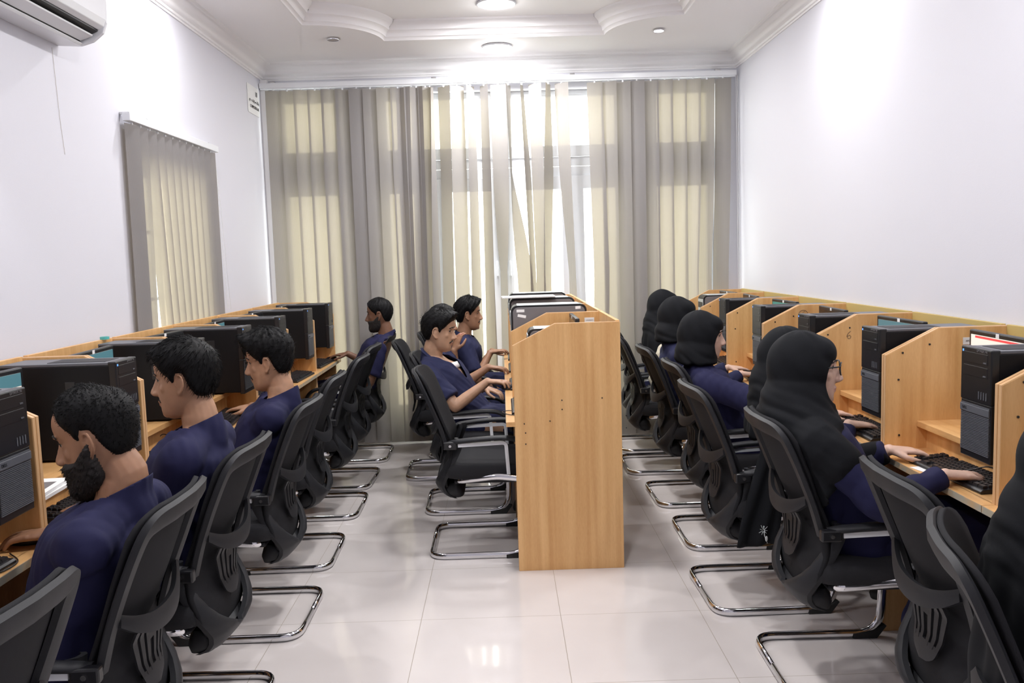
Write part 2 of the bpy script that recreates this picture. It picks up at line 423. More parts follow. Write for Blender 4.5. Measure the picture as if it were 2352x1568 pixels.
disc_light('ceiling_light', 'large round LED light in the recessed ceiling tray at the top edge of the picture', .02, 6.06, ZT, .118, 16)
for k, yy in enumerate((4.2, 2.3, .3)):
    disc_light('ceiling_light', 'round LED light in the ceiling tray, %s' % ['behind the frame top, nearest the window', 'above the middle of the room', 'above the camera end'][k], .02, yy, ZT, .118, 26, )
disc_light('ceiling_downlight', 'small lit downlight in the ceiling border above the right desk row', 1.19, 6.42, ZC, .035, 4)
disc_light('ceiling_downlight', 'small unlit downlight in the ceiling border on the left', -1.16, 6.42, ZC, .04, 0, on=False)
for xx, nm in ((-1.6, 'left'), (1.66, 'right')):
    for yy, pw, wh in ((4.9, 10, 'lighting the wall patch seen in the picture'), (2.6, 10, 'above the nearer carrels'), (.5, 10, 'at the camera end of the room')):
        disc_light('ceiling_downlight', 'downlight beside the %s wall, %s' % (nm, wh), xx, yy, ZC, .05, pw)
# ---------------------------------------------------------------- vertical blinds
def slat_mesh(rows, y0, z_shift=0, nseg=5):
    """rows: (z, centre x, half apparent width, sign); thin curved fabric strip 127 mm wide"""
    W2 = .0635; top = []; n = nseg
    vs = []
    zs = np.linspace(rows[0][0], rows[-1][0], 26)
    rz = [-r[0] for r in rows]
    for z in zs:
        cx = float(np.interp(-z, rz, [r[1] for r in rows])); ang = float(np.interp(-z, rz, [math.acos(max(-1, min(1, r[2]/W2)))*r[3] for r in rows]))
        ca, sa = math.cos(ang), math.sin(ang)
        for k in range(n+1):
            u = (k/n*2-1)*W2; bow = .006*(1-(u/W2)**2)
            vs.append((cx+u*ca+bow*sa, y0-u*sa+bow*ca*-1, z))
    fs = [(i*(n+1)+k, i*(n+1)+k+1, (i+1)*(n+1)+k+1, (i+1)*(n+1)+k) for i in range(len(zs)-1) for k in range(n)]
    return MB().add(vs, fs)
BY = 7.165
blind = thing('vertical_blind', 'wide grey vertical blind across the back wall, slats twisted open in the middle', 'blind', (0, BY, 0))
rail = MB().box(-1.905, 1.95, -.022, .022, 2.945, 2.985)
obj('head_rail', rail, alu_m, blind, bevel=.003)
rail2 = MB().box(-1.90, 1.94, -.012, .012, 2.936, 2.946)
obj('rail_slot', rail2, alu_m, blind)
for bx in (-1.80, -.50, .62, 1.80):
    obj('rail_bracket', MB().box(bx-.02, bx+.02, -.006, .085, 2.978, 2.998), steel_m, blind, bevel=.001)
ZBL, ZTL = .018, 2.925
zq = [2.925, 2.60, 1.42, .02]
def px2x(u, z):     # picture column -> x on the blind plane (built once from the survey of the room)
    return (u-1176)/268.6*1.0
slats = []
x = -1.852+.055
hw0 = .0555
for i in range(12):
    cx = -1.797+.1115*i
    th = .0618 - (.001 if i in (2, 5) else 0)
    sg = -1
    dx = random.uniform(-.004, .004)
    slats.append([(2.925, cx, th, sg), (1.4, cx+dx, th+random.uniform(-.003, .002), sg), (.02, cx+dx*2, th, sg)])
C7 = lambda v: 880+v/3.137
# (top l, r), (y 600 l, r), (bottom l, r) in columns of the survey crop
mid = [((88, 192), (105, 205), (150, 238), 1), ((190, 283), (212, 302), (235, 328), 1), ((322, 346), (333, 349), (345, 360), 1),
       ((389, 478), (410, 495), (430, 515), 1), ((483, 577), (497, 600), (525, 622), -1), ((598, 652), (618, 678), (640, 705), -1),
       ((695, 752), (712, 776), (735, 802), 1), ((768, 885), (790, 903), (848, 896), 1), ((880, 917), (917, 927), (968, 1078), -1),
       ((984, 1008), (1020, 1066), (1062, 1106), -1), ((1047, 1135), (1072, 1155), (1108, 1168), 1), ((1168, 1207), (1155, 1228), (1160, 1216), -1),
       ((1236, 1330), (1272, 1350), (1345, 1385), 1)]
def colx(c, z):   # column (full frame) to x on the plane y = BY at height z, camera matrix inverse
    a = (c-1176)/1985.0; 
    v0 = {2.925: 185, 2.2: 378, 1.40: 645}[z]
    b = (v0-784)/1985.0
    d = rt*a - up*b + fw
    t = BY/d.y
    return d.x*t
for (t0, t1), (m0, m1), (b0, b1), sg in mid:
    r_ = []
    for (l, r2), z in (((t0, t1), 2.925), ((m0, m1), 2.2), ((b0, b1), 1.40)):
        xa, xb = colx(C7(l), z), colx(C7(r2), z)
        r_.append((z, (xa+xb)/2, min(.0630, (xb-xa)/2), sg))
    z3, cx3, h3, s3 = r_[-1]
    r_.append((.7, cx3+(cx3-r_[1][1])*.3, min(.063, h3+.008), sg)); r_.append((.02, cx3+(cx3-r_[1][1])*.35, min(.063, h3+.012), sg))
    slats.append(r_)
x0 = .80
n_r = 10
for i in range(n_r):
    cx = x0-.05+.114*i+.05
    sg = 1
    if i < 7: slats.append([(2.925, cx, .0615, 1), (1.4, cx+.03*(i == 0), .0615, 1), (.02, cx, .0605, 1)])
    elif i == 7: slats.append([(2.925, cx, .0600, 1), (2.0, cx-.005, .056, 1), (1.4, cx-.02, .045, 1), (.02, cx-.03, .040, 1)])
    elif i == 8: slats.append([(2.925, cx, .0600, 1), (2.0, cx-.01, .057, 1), (1.4, cx-.03, .050, 1), (.02, cx-.03, .05, 1)])
    else: slats.append([(2.925, cx+.018, .0615, 1), (2.2, cx+.012, .061, 1), (1.4, cx-.01, .058, 1), (.02, cx-.02, .055, 1)])
for k, r_ in enumerate(slats):
    o_ = obj('slat', slat_mesh(r_, (.004 if k % 2 else -.004)), blind_m, blind, smooth='all', fix=False)
    tx = r_[0][1]
    hg = MB().box(tx-.006, tx+.006, -.004, .004, 2.918, 2.942)
    obj('slat_hanger', hg, alu_m, blind)
chn = MB()
for dx in (0, .012):
    chn.tube([(1.945+dx, -.02, 2.94), (1.95+dx, -.03, 2.0), (1.955+dx, -.028, 1.0)], .0014, 5)
obj('pull_cord', chn, white_m, blind)

sb = thing('vertical_blind', 'narrow grey vertical blind over the side window on the left wall', 'blind', (XL+.038, 0, 0))
obj('head_rail', MB().box(-.02, .02, 4.48, 5.86, 2.285, 2.325), alu_m, sb, bevel=.003)
for yy in (4.50, 4.72, 5.70):
    obj('rail_bracket', MB().box(-.037, .01, yy-.01, yy+.01, 2.318, 2.330), steel_m, sb, bevel=.001)
def side_slat(y_top, y_bot, sg, hw=.0622, z1=.95):
    W2 = .0635; vs = []; n = 4; zs = np.linspace(2.275, z1, 14)
    for i, z in enumerate(zs):
        f = i/13; cy = y_top+(y_bot-y_top)*f**1.3; a = math.acos(hw/W2)*sg
        for k in range(n+1):
            u = (k/n*2-1)*W2; bow = .005*(1-(u/W2)**2)
            vs.append((-u*math.sin(a)+bow, cy+u*math.cos(a), z))
    return MB().add(vs, [(i*(n+1)+k, i*(n+1)+k+1, (i+1)*(n+1)+k+1, (i+1)*(n+1)+k) for i in range(13) for k in range(n)])
ys = [(4.545, 4.53), (4.650, 4.600)] + [(4.770+.108*i, 4.860+.098*i) for i in range(10)]
for k, (a, b) in enumerate(ys):
    obj('slat', side_slat(a, b, -1), blind_side, sb, smooth='all', fix=False)
    obj('slat_hanger', MB().box(-.004, .004, a-.006, a+.006, 2.27, 2.29), alu_m, sb)
cd_ = MB().tube([(-.01, 5.86, 2.29), (.0, 5.90, 1.9), (-.01, 5.97, 1.5), (-.02, 6.04, 1.24)], .0016, 5).tube([(-.01, 5.87, 2.29), (-.02, 5.92, 1.8), (-.02, 5.98, 1.24)], .0016, 5)
obj('pull_cord', cd_, white_m, sb)
# paper sign high on the left wall
sg_ = thing('paper_sign', 'white paper room sign with black lettering high on the left wall by the corner', 'sign', (XL+.003, 6.965, 2.82))
obj('sheet', MB().box(-.001, .001, -.155, .155, -.11, .11), white_m, sg_)
def text(name, s_, size, m, parent, loc, rot, align='CENTER', ext=.0006):
    c = bpy.data.curves.new(name, 'FONT'); c.body = s_; c.size = size; c.align_x = align; c.align_y = 'CENTER'; c.extrude = ext
    o = bpy.data.objects.new(name, c); dg = bpy.context.evaluated_depsgraph_get(); col.objects.link(o)
    dg.update(); me = bpy.data.meshes.new_from_object(o.evaluated_get(bpy.context.evaluated_depsgraph_get()))
    bpy.data.objects.remove(o)
    me.materials.clear(); me.materials.append(m)
    t = bpy.data.objects.new(name, me); col.objects.link(t); t.parent = parent; t.location = loc; t.rotation_euler = rot
    return t
RW = (R(90), 0, R(90))
text('lettering', '10', .055, slot_m, sg_, (.0025, .085, .055), RW)
text('lettering', 'مختبر الحاسب الآلي', .026, slot_m, sg_, (.0025, .02, -.005), RW)
text('lettering', 'COMPUTER LAB', .033, slot_m, sg_, (.0025, .02, -.055), RW)

# ---------------------------------------------------------------- air conditioner
ac = thing('air_conditioner', 'white wall mounted air conditioner at the top left corner', 'air conditioner', (XL, 3.44, 2.52))
pr = [(0, .0), (.12, -.005), (.19, .035), (.215, .075), (.222, .20), (.20, .275), (.17, .29), (0, .29)]
L2 = .47
obj('casing', MB().prism([(0, .02), (.10, .0), (.108, .02), (.185, .052), (.188, .20), (.17, .28), (0, .29)], -L2+.01, L2-.01), slot_m, ac)
obj('lower_shell', MB().prism([(0, 0), (.105, -.006), (.115, .004), (.10, .014), (0, .02)], -L2, L2), vest_m, ac, bevel=.002)
obj('front_panel', MB().prism([(.186, .058), (.212, .072), (.222, .10), (.224, .20), (.205, .272), (.17, .292), (0, .292), (0, .28), (.16, .28), (.19, .255), (.206, .2), (.2, .09)], -L2, L2), vest_m, ac, bevel=.003)
for sy in (-1, 1):
    obj('end_cap', MB().prism([(0, 0), (.105, -.006), (.16, .01), (.205, .045), (.222, .09), (.224, .20), (.205, .272), (.17, .292), (0, .292)], sy*L2-.006, sy*L2+.012), vest_m, ac, bevel=.004)
obj('louver', MB().prism([(.112, .012), (.165, .030), (.168, .036), (.114, .020)], -L2+.02, L2-.02), vest_m, ac, bevel=.001)
obj('louver', MB().prism([(.128, .045), (.178, .064), (.178, .068), (.128, .050)], -L2+.02, L2-.02), slot_m, ac)
stain = MB().tube([(XL+.0015, 3.86, 2.50), (XL+.0015, 3.88, 2.2), (XL+.0015, 3.90, 2.05)], .0008, 4)
tag(obj('wall_stain', stain, mat('pale_drip_stain', (.60, .55, .47), .6)), 'thin brown drip stain running down the wall below the air conditioner', 'stain')

# ---------------------------------------------------------------- study carrels
PH, PF, KD, PD = 1.217, 1.116, .205, .518     # height, front height, knee depth, depth
def carrel(label, x0, sgn, ya, yb, group, PD=.485, back_m=None):
    """x0 = front edge of the side panels, depth grows towards sgn*x"""
    t = thing('study_carrel', label, 'carrel', (x0, ya, 0), 0, group)
    wd = yb-ya; T = .018; g = .0015
    def P(d): return sgn*d
    pan = [(P(0), .0), (P(0), PF), (P(KD), PH), (P(PD), PH), (P(PD), 0)]
    for a, b in ((g, T), (wd-T, wd-g)):
        obj('side_panel', MB().prism(pan, a, b), wood_v, t, bevel=.0012)
        eb = MB().prism([(P(0)-sgn*.0012, 0.004), (P(0)-sgn*.0012, PF+.001), (P(KD), PH+.0014), (P(PD-.002), PH+.0014), (P(PD-.002), PH+.0002), (P(KD), PH+.0002), (P(0)+sgn*.0002, PF), (P(0)+sgn*.0002, .004)], a+.001, b-.001)
        obj('edge_band', eb, edge_m, t)
    def bx(d0, d1, a, b, z0, z1): 
        q = sorted((P(d0), P(d1))); return MB().box(q[0], q[1], a, b, z0, z1)
    obj('back_panel', bx(PD-.018, PD, T, wd-T, .02, PH+.006), back_m or wood_v, t, bevel=.001)
    obj('shelf', bx(.125, PD-.018, T, wd-T, .832, .855), wood_h, t, bevel=.0012)
    obj('shelf_riser', bx(.165, .183, T, wd-T, .745, .832), wood_v, t)
    # desktop: runs between the panels and laps past their front edges
    dk = MB(); q = sorted((P(.0), P(PD-.018))); dk.box(q[0], q[1], T, wd-T, .722, .745); q = sorted((P(-.042), P(.002))); dk.box(q[0]+(0 if sgn > 0 else .0), q[1], .001, wd-.001, .722, .745)
    obj('desktop', dk, wood_h, t)
    q = sorted((P(-.0425), P(-.0440)))
    obj('front_edge_strip', MB().box(q[0], q[1], .002, wd-.002, .7225, .7445), worn_m, t)
    obj('modesty_panel', bx(.34, .358, T, wd-T, .25, .72), wood_v, t)
    return t
LX, RX, CX = -1.388, 1.487, .042
LB = [1.76, 2.53, 3.29, 4.05, 4.80, 5.56, 6.34, 7.09]
RB = [1.78, 2.56, 3.345, 4.12, 4.92, 5.71, 6.46, 7.08]
CB = [4.125, 4.905, 5.715, 6.49, 7.08]
ordn = ['', 'second ', 'third ', 'fourth ', 'fifth ', 'sixth ', 'seventh ']
for i, (a, b) in enumerate(zip(LB, LB[1:])):
    where = ['cut by the left picture edge', 'beside the nearest bearded man', 'beside the tall man with a low collar', 'beside the man with swept black hair', 'second from the back with no user, left wall', 'next to the last on the left wall', 'at the far end of the left wall, used by the man sitting alone'][i]
    where = ['nearest, cut by the left picture edge', 'second from the camera, behind the nearest bearded man', 'third from the camera', 'fourth from the camera', 'fifth from the camera', 'sixth from the camera', 'farthest, next to the window blinds'][i]
    carrel('beech study carrel along the left wall, '+where, LX, -1, a, b, 'carrels along the left wall', PD=.452)
for i, (a, b) in enumerate(zip(RB, RB[1:])):
    where = ['nearest, cut by the right picture edge', 'second nearest, used by the woman in glasses', 'third from the camera', 'fourth from the camera', 'fifth from the camera', 'sixth from the camera', 'farthest, next to the window blinds'][i]
    carrel('beech study carrel on the right wall, '+where, RX, 1, a, b, 'carrels along the right wall', PD=.488, back_m=ochre_m)
for i, (a, b) in enumerate(zip(CB, CB[1:])):
    where = ['with the tall end panel facing the camera', 'second from the camera', 'third from the camera', 'farthest, next to the window blinds'][i]
    c_ = carrel('beech study carrel of the middle row, '+where, CX, 1, a, b, 'carrels of the middle row', PD=.518)
    if i == 0: endc = c_
hl = MB()
for u, v in ((.05, .735), (.235, .845), (.235, .80), (.43, .85), (.545, .76), (.545, .70), (.175, .745), (.055, .69), (.055, .635)):
    hl.rings([[(u+.0032*math.cos(a), yy, v+.0032*math.sin(a)) for a in np.linspace(0, 2*PI, 9)[:-1]] for yy in (-.0015, .004)])
obj('screw_hole', hl, hole_m, endc, loc=(-.005+.0, 0, 0))
# screw holes, pencil numbers, labels on the right panels
def panel_marks(y, pts, parent_label):
    pass
def hole_group(y, pts):
    mb_ = MB()
    for d, z in pts: mb_.rings([[(RX+d+.006*math.cos(a), yy, z+.006*math.sin(a)) for a in np.linspace(0, 2*PI, 13)[:-1]] for yy in (y-.001, y+.002)])
    return mb_
rc = [o for o in bpy.data.objects if o.name.startswith('study_carrel') and o['group'] == 'carrels along the right wall']
for o in rc:
    y = o.location.y
    if y < 2: continue
    mb_ = MB()
    for d, z in ((.065, 1.125), (.17, 1.155), (.05, 1.02), (.055, .80), (.42, 1.18)):
        mb_.rings([[(d+.0040*math.cos(a), yy, z+.0040*math.sin(a)) for a in np.linspace(0, 2*PI, 11)[:-1]] for yy in (-.0185, -.0205)])
    # marks sit on the camera-side face of the near neighbour's far panel
    m_ = obj('screw_hole', mb_, hole_m, o)
def cstroke(name, pts, parent, r=.0010, closed=False):
    return obj(name, MB().tube(pts, r, 5, closed=closed), ink_m, parent)
# neighbour panel faces are at local y = -.0185 of the next unit
def six(parent, cx, cz, s=.022, circ=False, yy=-.0196):
    p = [(cx+s*.45, yy, cz+s), (cx-s*.2, yy, cz+s*.45), (cx-s*.5, yy, cz-s*.2), (cx-s*.2, yy, cz-s*.75), (cx+s*.3, yy, cz-s*.75), (cx+s*.5, yy, cz-s*.3), (cx+s*.2, yy, cz+.05*s), (cx-s*.4, yy, cz-s*.25)]
    cstroke('pencil_number', p, parent)
    if circ: cstroke('pencil_ring', [(cx+s*1.5*math.cos(a), yy, cz+s*1.35*math.sin(a)) for a in np.linspace(0, 2*PI, 20)[:-1]], parent, closed=True)
six(rc[3], .166, 1.119, .020)
six(rc[4], .226, 1.165, .017, True)
six(rc[6], .207, 1.165, .016, True, 7.08-6.46-.0196)
lb_ = obj('asset_label', MB().box(.300, .368, -.0197, -.0185, 1.150, 1.178), white_m, rc[2])
text('label_text', 'AFC/0002/13', .0085, ink_m, lb_, (.334, -.0202, 1.164), (R(90), 0, 0), ext=.0002)
cc = [o for o in bpy.data.objects if o.name.startswith('study_carrel') and o['group'] == 'carrels of the middle row']
lb_ = obj('asset_label', MB().box(.42, .475, -.0197, -.0185, 1.155, 1.185), white_m, cc[1])
text('label_text', 'AFC/0002/27', .007, ink_m, lb_, (.4475, -.0202, 1.170), (R(90), 0, 0), ext=.0002)
# ---------------------------------------------------------------- cantilever mesh chairs (local: faces +x, y left)
def bez(pts, n=6):
    """Catmull-Rom through points"""
    P = [Vector(p) for p in pts]; P = [P[0]*2-P[1]]+P+[P[-1]*2-P[-2]]; out = []
    for i in range(1, len(P)-2):
        for k in range(n):
            t = k/n; a, b, c, d = P[i-1:i+3]
            out.append(.5*((2*b)+(c-a)*t+(2*a-5*b+4*c-d)*t*t+(3*b-a-3*c+d)*t**3))
    out.append(P[-2]); return out
def round_path(pts, r, n=5, closed=False):
    P = [Vector(p) for p in pts]; out = []; m = len(P)
    for i, p in enumerate(P):
        if not closed and i in (0, m-1): out.append(p); continue
        a, b = P[i-1], P[(i+1) % m]; rr = r[i] if isinstance(r, (list, tuple)) else r
        u, v = (a-p).normalized(), (b-p).normalized()
        rr = min(rr, (a-p).length*.49, (b-p).length*.49)
        s_, e_ = p+u*rr, p+v*rr
        for k in range(n+1):
            t = k/n; out.append((1-t)**2*s_+2*t*(1-t)*p+t*t*e_)
    return out
def back_x(z, y=0):
    """x of the front face of the backrest at height z"""
    zs = [.30, .38, .44, .52, .60, .70, .80, .90, .97]; xs = [-.145, -.165, -.165, -.135, -.125, -.165, -.205, -.245, -.275]
    return float(np.interp(z, zs, xs))
def curve_in(y): return -.045*(1-(abs(y)/.235)**2)      # middle of the back sits further behind
def make_chair():
    t = thing('mesh_chair', 'x', 'chair')
    # sled frame: one continuous chromed flat-oval tube
    hw = .262
    path = [(-.25, 0, .017), (-.25, -hw, .017), (.25, -hw, .017), (.265, -hw, .41), (.10, -hw+.02, .425), (-.10, -hw+.05, .40), (-.10, hw-.05, .40), (.10, hw-.02, .425), (.265, hw, .41), (.25, hw, .017), (-.25, hw, .017)]
    rp = round_path(path, [0, .085, .10, .05, .03, .03, .03, .03, .05, .10, .085], 6, closed=True)
    obj('sled_frame', MB().tube(rp, .013, 12, closed=True, prof=[(.0105*math.cos(a), .0175*math.sin(a)) for a in np.linspace(0, 2*PI, 13)[:-1]]), chrome, t, smooth='all')
    for s in (-1, 1):
        obj('foot_pad', MB().prism([(.14, 0), (.235, 0), (.272, .05), (.262, .055), (.225, .035), (.14, .02)], s*hw-.013, s*hw+.013), foot_bk, t, bevel=.002)
    # seat
    sm = MB(); rs = []
    for z, k in ((-.045, .90), (-.038, .97), (-.015, 1.0), (.012, 1.0), (.030, .975), (.040, .90), (.044, .6)):
        ring = []
        for q in rrect(.50, .49, .07, 5):
            x_, y_ = q[0]*k, q[1]*k
            dz = -.030*max(0, (q[0]-.12)/.13)**2 + .008*(abs(q[1])/.24)**2
            ring.append((x_+.085, y_, z+dz+.445))
        rs.append(ring)
    sm.rings(rs); obj('seat', sm, seat_bk, t, smooth=True, angle=60)
    pn = MB().box(-.12, .27, -.20, .20, .378, .402); obj('seat_pan', pn, black_pl, t, bevel=.01)
    # back shell: dark mesh cloth over the whole back, front surface
    def back_outline(z):   # half width of the back at height z
        return float(np.interp(z, [.33, .38, .44, .50, .58, .68, .80, .90, .935, .955, .966], [.135, .19, .222, .226, .210, .215, .226, .226, .212, .18, .13]))
    zs = list(np.linspace(.34, .90, 22))+[.925, .94, .95, .958, .964]
    vs = []; n = 14
    for z in zs:
        h = back_outline(z)
        for k in range(n+1):
            y = (k/n*2-1)*h; vs.append((back_x(z)+curve_in(y)*(.5+.5*min(1, max(0, (z-.4)/.3)))+.004, y, z))
    mbk = MB().add(vs, [(i*(n+1)+k, i*(n+1)+k+1, (i+1)*(n+1)+k+1, (i+1)*(n+1)+k) for i in range(len(zs)-1) for k in range(n)])
    o = obj('mesh_back', mbk, fabric_bk, t, smooth='all', fix=False)
    sd = o.modifiers.new('thick', 'SOLIDIFY'); sd.thickness = .012; sd.offset = 1
    # rear frame, grey plastic: band that runs up both sides and over the top, then loops under
    def Pb(y, z, off=-.012): return Vector((back_x(z)+curve_in(y)*(.5+.5*min(1, max(0, (z-.4)/.3)))+off, y, z))
    top = [Pb(.205, .58), Pb(.210, .68), Pb(.216, .78), Pb(.212, .87), Pb(.201, .912), Pb(.172, .933), Pb(.10, .940), Pb(.0, .942)]
    half = bez([(p.x, p.y, p.z) for p in top], 5)
    full = half + [Vector((p.x, -p.y, p.z)) for p in reversed(half[:-1])]
    prof = [(-.027, -.004), (-.023, .010), (.004, .014), (.022, .009), (.027, -.004), (.021, -.009), (-.021, -.009)]
    def band(path, prof, scale=None):
        rs = []; m = len(path)
        for i, p in enumerate(path):
            a, b = path[max(0, i-1)], path[min(m-1, i+1)]; tg = (b-a).normalized()
            back = Vector((-1, 0, -.25)); back = (back-tg*tg.dot(back)).normalized(); side = tg.cross(back).normalized()
            k = scale(i/(m-1)) if scale else 1
            rs.append([p+side*q[0]*k+back*q[1]*(k*.5+.5) for q in prof])
        return rs
    fr = MB().rings(band(full, prof))
    # lower loop: broad band around a rounded V opening, down to the bracket
    so = lambda z: float(np.interp(z, [.285, .31, .34, .37, .40, .44, .50, .56, .62], [.135, .150, .166, .186, .205, .221, .224, .221, .222]))
    si = lambda z: float(np.interp(z, [.285, .345, .362, .375, .39, .41, .43, .46, .50, .54, .58, .62], [0, 0, .036, .064, .093, .122, .145, .166, .178, .178, .174, .180]))
    sx = lambda z: float(np.interp(z, [.285, .300, .325, .36, .40, .44, .48, .52, .56, .60, .62], [-.150, -.185, -.212, -.232, -.236, -.228, -.210, -.186, -.166, -.152, -.156]))
    zr = [.285, .292, .302, .315, .33, .345, .353, .362, .368, .375, .385, .395, .41, .425, .44, .46, .48, .50, .52, .54, .56, .58, .60, .62]
    cols = 7
    for s in (-1, 1):
        vs = []
        for z in zr:
            a_, b_ = si(z), so(z)
            for k in range(cols):
                u = k/(cols-1); y = a_+(b_-a_)*u
                x_ = sx(z)+.060*(y/.225)**2*(.55+.45*min(1, max(0, (z-.3)/.12)))+(.014*max(0, 1-u*4) if a_ > .01 else 0)+.016*max(0, u*4-3)
                vs.append((x_, s*y, z))
        n_ = cols
        fr2 = MB().add(vs, [(i*n_+k, i*n_+k+1, (i+1)*n_+k+1, (i+1)*n_+k) for i in range(len(zr)-1) for k in range(n_-1)])
        # give the sheet a back side to make it solid
        vb = [(x+.016, y, z) for x, y, z in vs]; m_ = len(zr)
        fr2.add(vb, [(i*n_+k, (i+1)*n_+k, (i+1)*n_+k+1, i*n_+k+1) for i in range(m_-1) for k in range(n_-1)])
        L0 = len(vs); rim = []
        for i in range(m_-1):
            rim.append((i*n_, (i+1)*n_, L0+(i+1)*n_, L0+i*n_)); rim.append((i*n_+n_-1, L0+i*n_+n_-1, L0+(i+1)*n_+n_-1, (i+1)*n_+n_-1))
        for k in range(n_-1):
            rim.append((k, L0+k, L0+k+1, k+1)); q_ = (m_-1)*n_; rim.append((q_+k, q_+k+1, L0+q_+k+1, L0+q_+k))
        fr2.f += rim
        o_ = len(fr.v); fr.v += fr2.v; fr.f += [tuple(q+o_ for q in f) for f in fr2.f]
    obj('back_frame', fr, black_pl, t, smooth=True, angle=42)
    # block under the seat
    bl = MB(); rs = []
    for z, x0, x1, h in ((.375, -.215, -.150, .175), (.345, -.235, -.135, .168), (.315, -.222, -.10, .158), (.292, -.195, -.085, .150), (.285, -.175, -.10, .143)):
        rs.append([(x0+(q[0]+.5)*(x1-x0), q[1], z) for q in rrect(1, 2*h, .03 if False else .2*0+.04, 4)])
    rs = []
    for z, x0, x1, h in ((.372, -.150, -.10, .150), (.345, -.195, -.08, .158), (.315, -.190, -.07, .150), (.290, -.165, -.075, .134)):
        rs.append([(x0+(q[0]+.5)*(x1-x0), q[1]*2*h, z) for q in rrect(1, 1, .3, 4)])
    bl.rings(rs); obj('seat_bracket', bl, black_pl, t, smooth=True, angle=50)
    # crossbar of the back, smiling curve, widest in the middle
    cb = bez([(p.x, p.y, p.z) for p in (Pb(.205, .70, -.016), Pb(.15, .668, -.034), Pb(.08, .645, -.048), Pb(0, .638, -.052), Pb(-.08, .645, -.048), Pb(-.15, .668, -.034), Pb(-.205, .70, -.016))], 4)
    rs = []; m = len(cb)
    for i, p in enumerate(cb):
        u = abs(i/(m-1)*2-1); h = .015+.010*(1-u**2)
        rs.append([p+Vector(q) for q in ((.010, 0, h), (-.004, 0, h+.004), (-.012, 0, h*.3), (-.010, 0, -h), (.004, 0, -h), (.010, 0, 0))])
    obj('crossbar', MB().rings(rs), black_pl, t, smooth=True, angle=50)
    # lumbar tongue: slotted fan hanging from the crossbar
    tg = MB()
    def tp(u, v, off=0):    # u -1..1 across, v 0 top..1 bottom
        z = .635-.185*v; wd = (.128-.074*v)*(1 if v < .86 else (1-((v-.86)/.14)**2*.5)); y = u*wd
        return Vector((back_x(z)-.062+.028*v+off-.006*(1-u*u), y, z))
    nv = 14
    edges_u = [(-1, -.80), (-.66, -.46), (-.32, -.12), (.12, .32), (.46, .66), (.80, 1)]
    for a, b in edges_u:
        rs = []
        for i in range(nv+1):
            v = i/nv*.78
            rs.append([tp(a, v), tp(a, v, -.006), tp(b, v, -.006), tp(b, v)])
        tg.rings(rs)
    for a, b in ((-.14, .14),):
        rs = [[tp(a, i/4*.35), tp(a, i/4*.35, -.006), tp(b, i/4*.35, -.006), tp(b, i/4*.35)] for i in range(5)]; tg.rings(rs)
    rs = []
    for i in range(7):
        v = .72+.28*i/6; rs.append([tp(-1, v), tp(-1, v, -.006), tp(0, v, -.007), tp(1, v, -.006), tp(1, v), tp(0, v, .001)])
    tg.rings(rs)
    obj('lumbar_support', tg, black_pl, t, smooth=True, angle=50)
    # arms
    for s in (-1, 1):
        y = s*.245
        arm = bez([(-.135, s*.222, .602), (-.10, s*.240, .610), (.02, s*.250, .622), (.14, s*.250, .625), (.215, s*.250, .612), (.262, s*.250, .570), (.285, s*.250, .50)], 4)
        rs = []
        m = len(arm)
        for i, p in enumerate(arm):
            a, b = arm[max(0, i-1)], arm[min(m-1, i+1)]; tg_ = (b-a).normalized(); sd_ = Vector((0, 1, 0)); up_v = sd_.cross(tg_)*-1
            if up_v.z < 0 and abs(tg_.z) < .8: up_v = -up_v
            k = .026*min(1, .55+i/m*2)*(1 if i < m-5 else 1-.12*(i-m+5))
            rs.append([p+sd_*q[0]*k/.026+up_v*q[1] for q in [( .026*math.cos(an), .013*math.sin(an)) for an in np.linspace(0, 2*PI, 13)[:-1]]])
        am = obj('armrest', MB().rings(rs), black_pl, t, smooth=True, angle=60)
        obj('arm_joint', MB().box(-.165, -.095, y-.014, y+.016, .572, .612), black_gl, t, bevel=.006)
        sc_ = MB().rings([[(-.13+.007*math.cos(a), yy, .592+.007*math.sin(a)) for a in np.linspace(0, 2*PI, 11)[:-1]] for yy in (y+s*.014, y+s*.019)])
        obj('arm_screw', sc_, steel_m, t)
        st = round_path([(-.09, y, .592), (.155, y, .600), (.165, y, .42)], .02, 4)
        obj('arm_stay', MB().tube(st, .008, 8, prof=[(-.007, -.009), (-.007, .009), (.007, .009), (.007, -.009)]), alu_m, t)
    return t
chair0 = make_chair(); used = [False]
def chair(x, y, face, label, group, twist=0, dz=0):
    t = chair0 if not used[0] else copy_tree(chair0)
    used[0] = True
    t.location = (x, y, 0); t.rotation_euler = (0, 0, (0 if face > 0 else PI)+R(twist)); t['label'] = label; t['group'] = group
    return t
GL, GC, GR = 'chairs along the left carrels', 'chairs at the middle carrels', 'chairs along the right carrels'
for y, tw, lb in ((1.52, -3, 'black mesh chair cut off by the bottom left corner'), (2.21, 2, 'black mesh chair behind the nearest bearded man'),
                  (2.85, -1, 'black mesh chair behind the young man with straight black hair'), (3.68, 0, 'black mesh chair behind the man with a swept-up fringe'),
                  (4.47, 1, 'black mesh chair fourth along the left row, its user mostly hidden'), (5.32, 0, 'black mesh chair with no user, fifth along the left row'),
                  (5.99, -2, 'black mesh chair with no user, sixth along the left row'), (6.76, 0, 'black mesh chair of the man sitting alone at the back left')):
    chair({1.52: -1.18, 2.21: -1.15, 2.85: -1.14, 3.68: -1.13, 4.47: -1.165, 5.32: -1.17, 5.99: -1.19, 6.76: -1.18}[y], y, -1, lb, GL, tw)
chair(-.16, 4.585, 1, 'black mesh chair with an empty seat, tucked in at the middle end panel', GC)
chair(-.255, 5.355, 1, 'black mesh chair of the nearest man in the middle row', GC, 1)
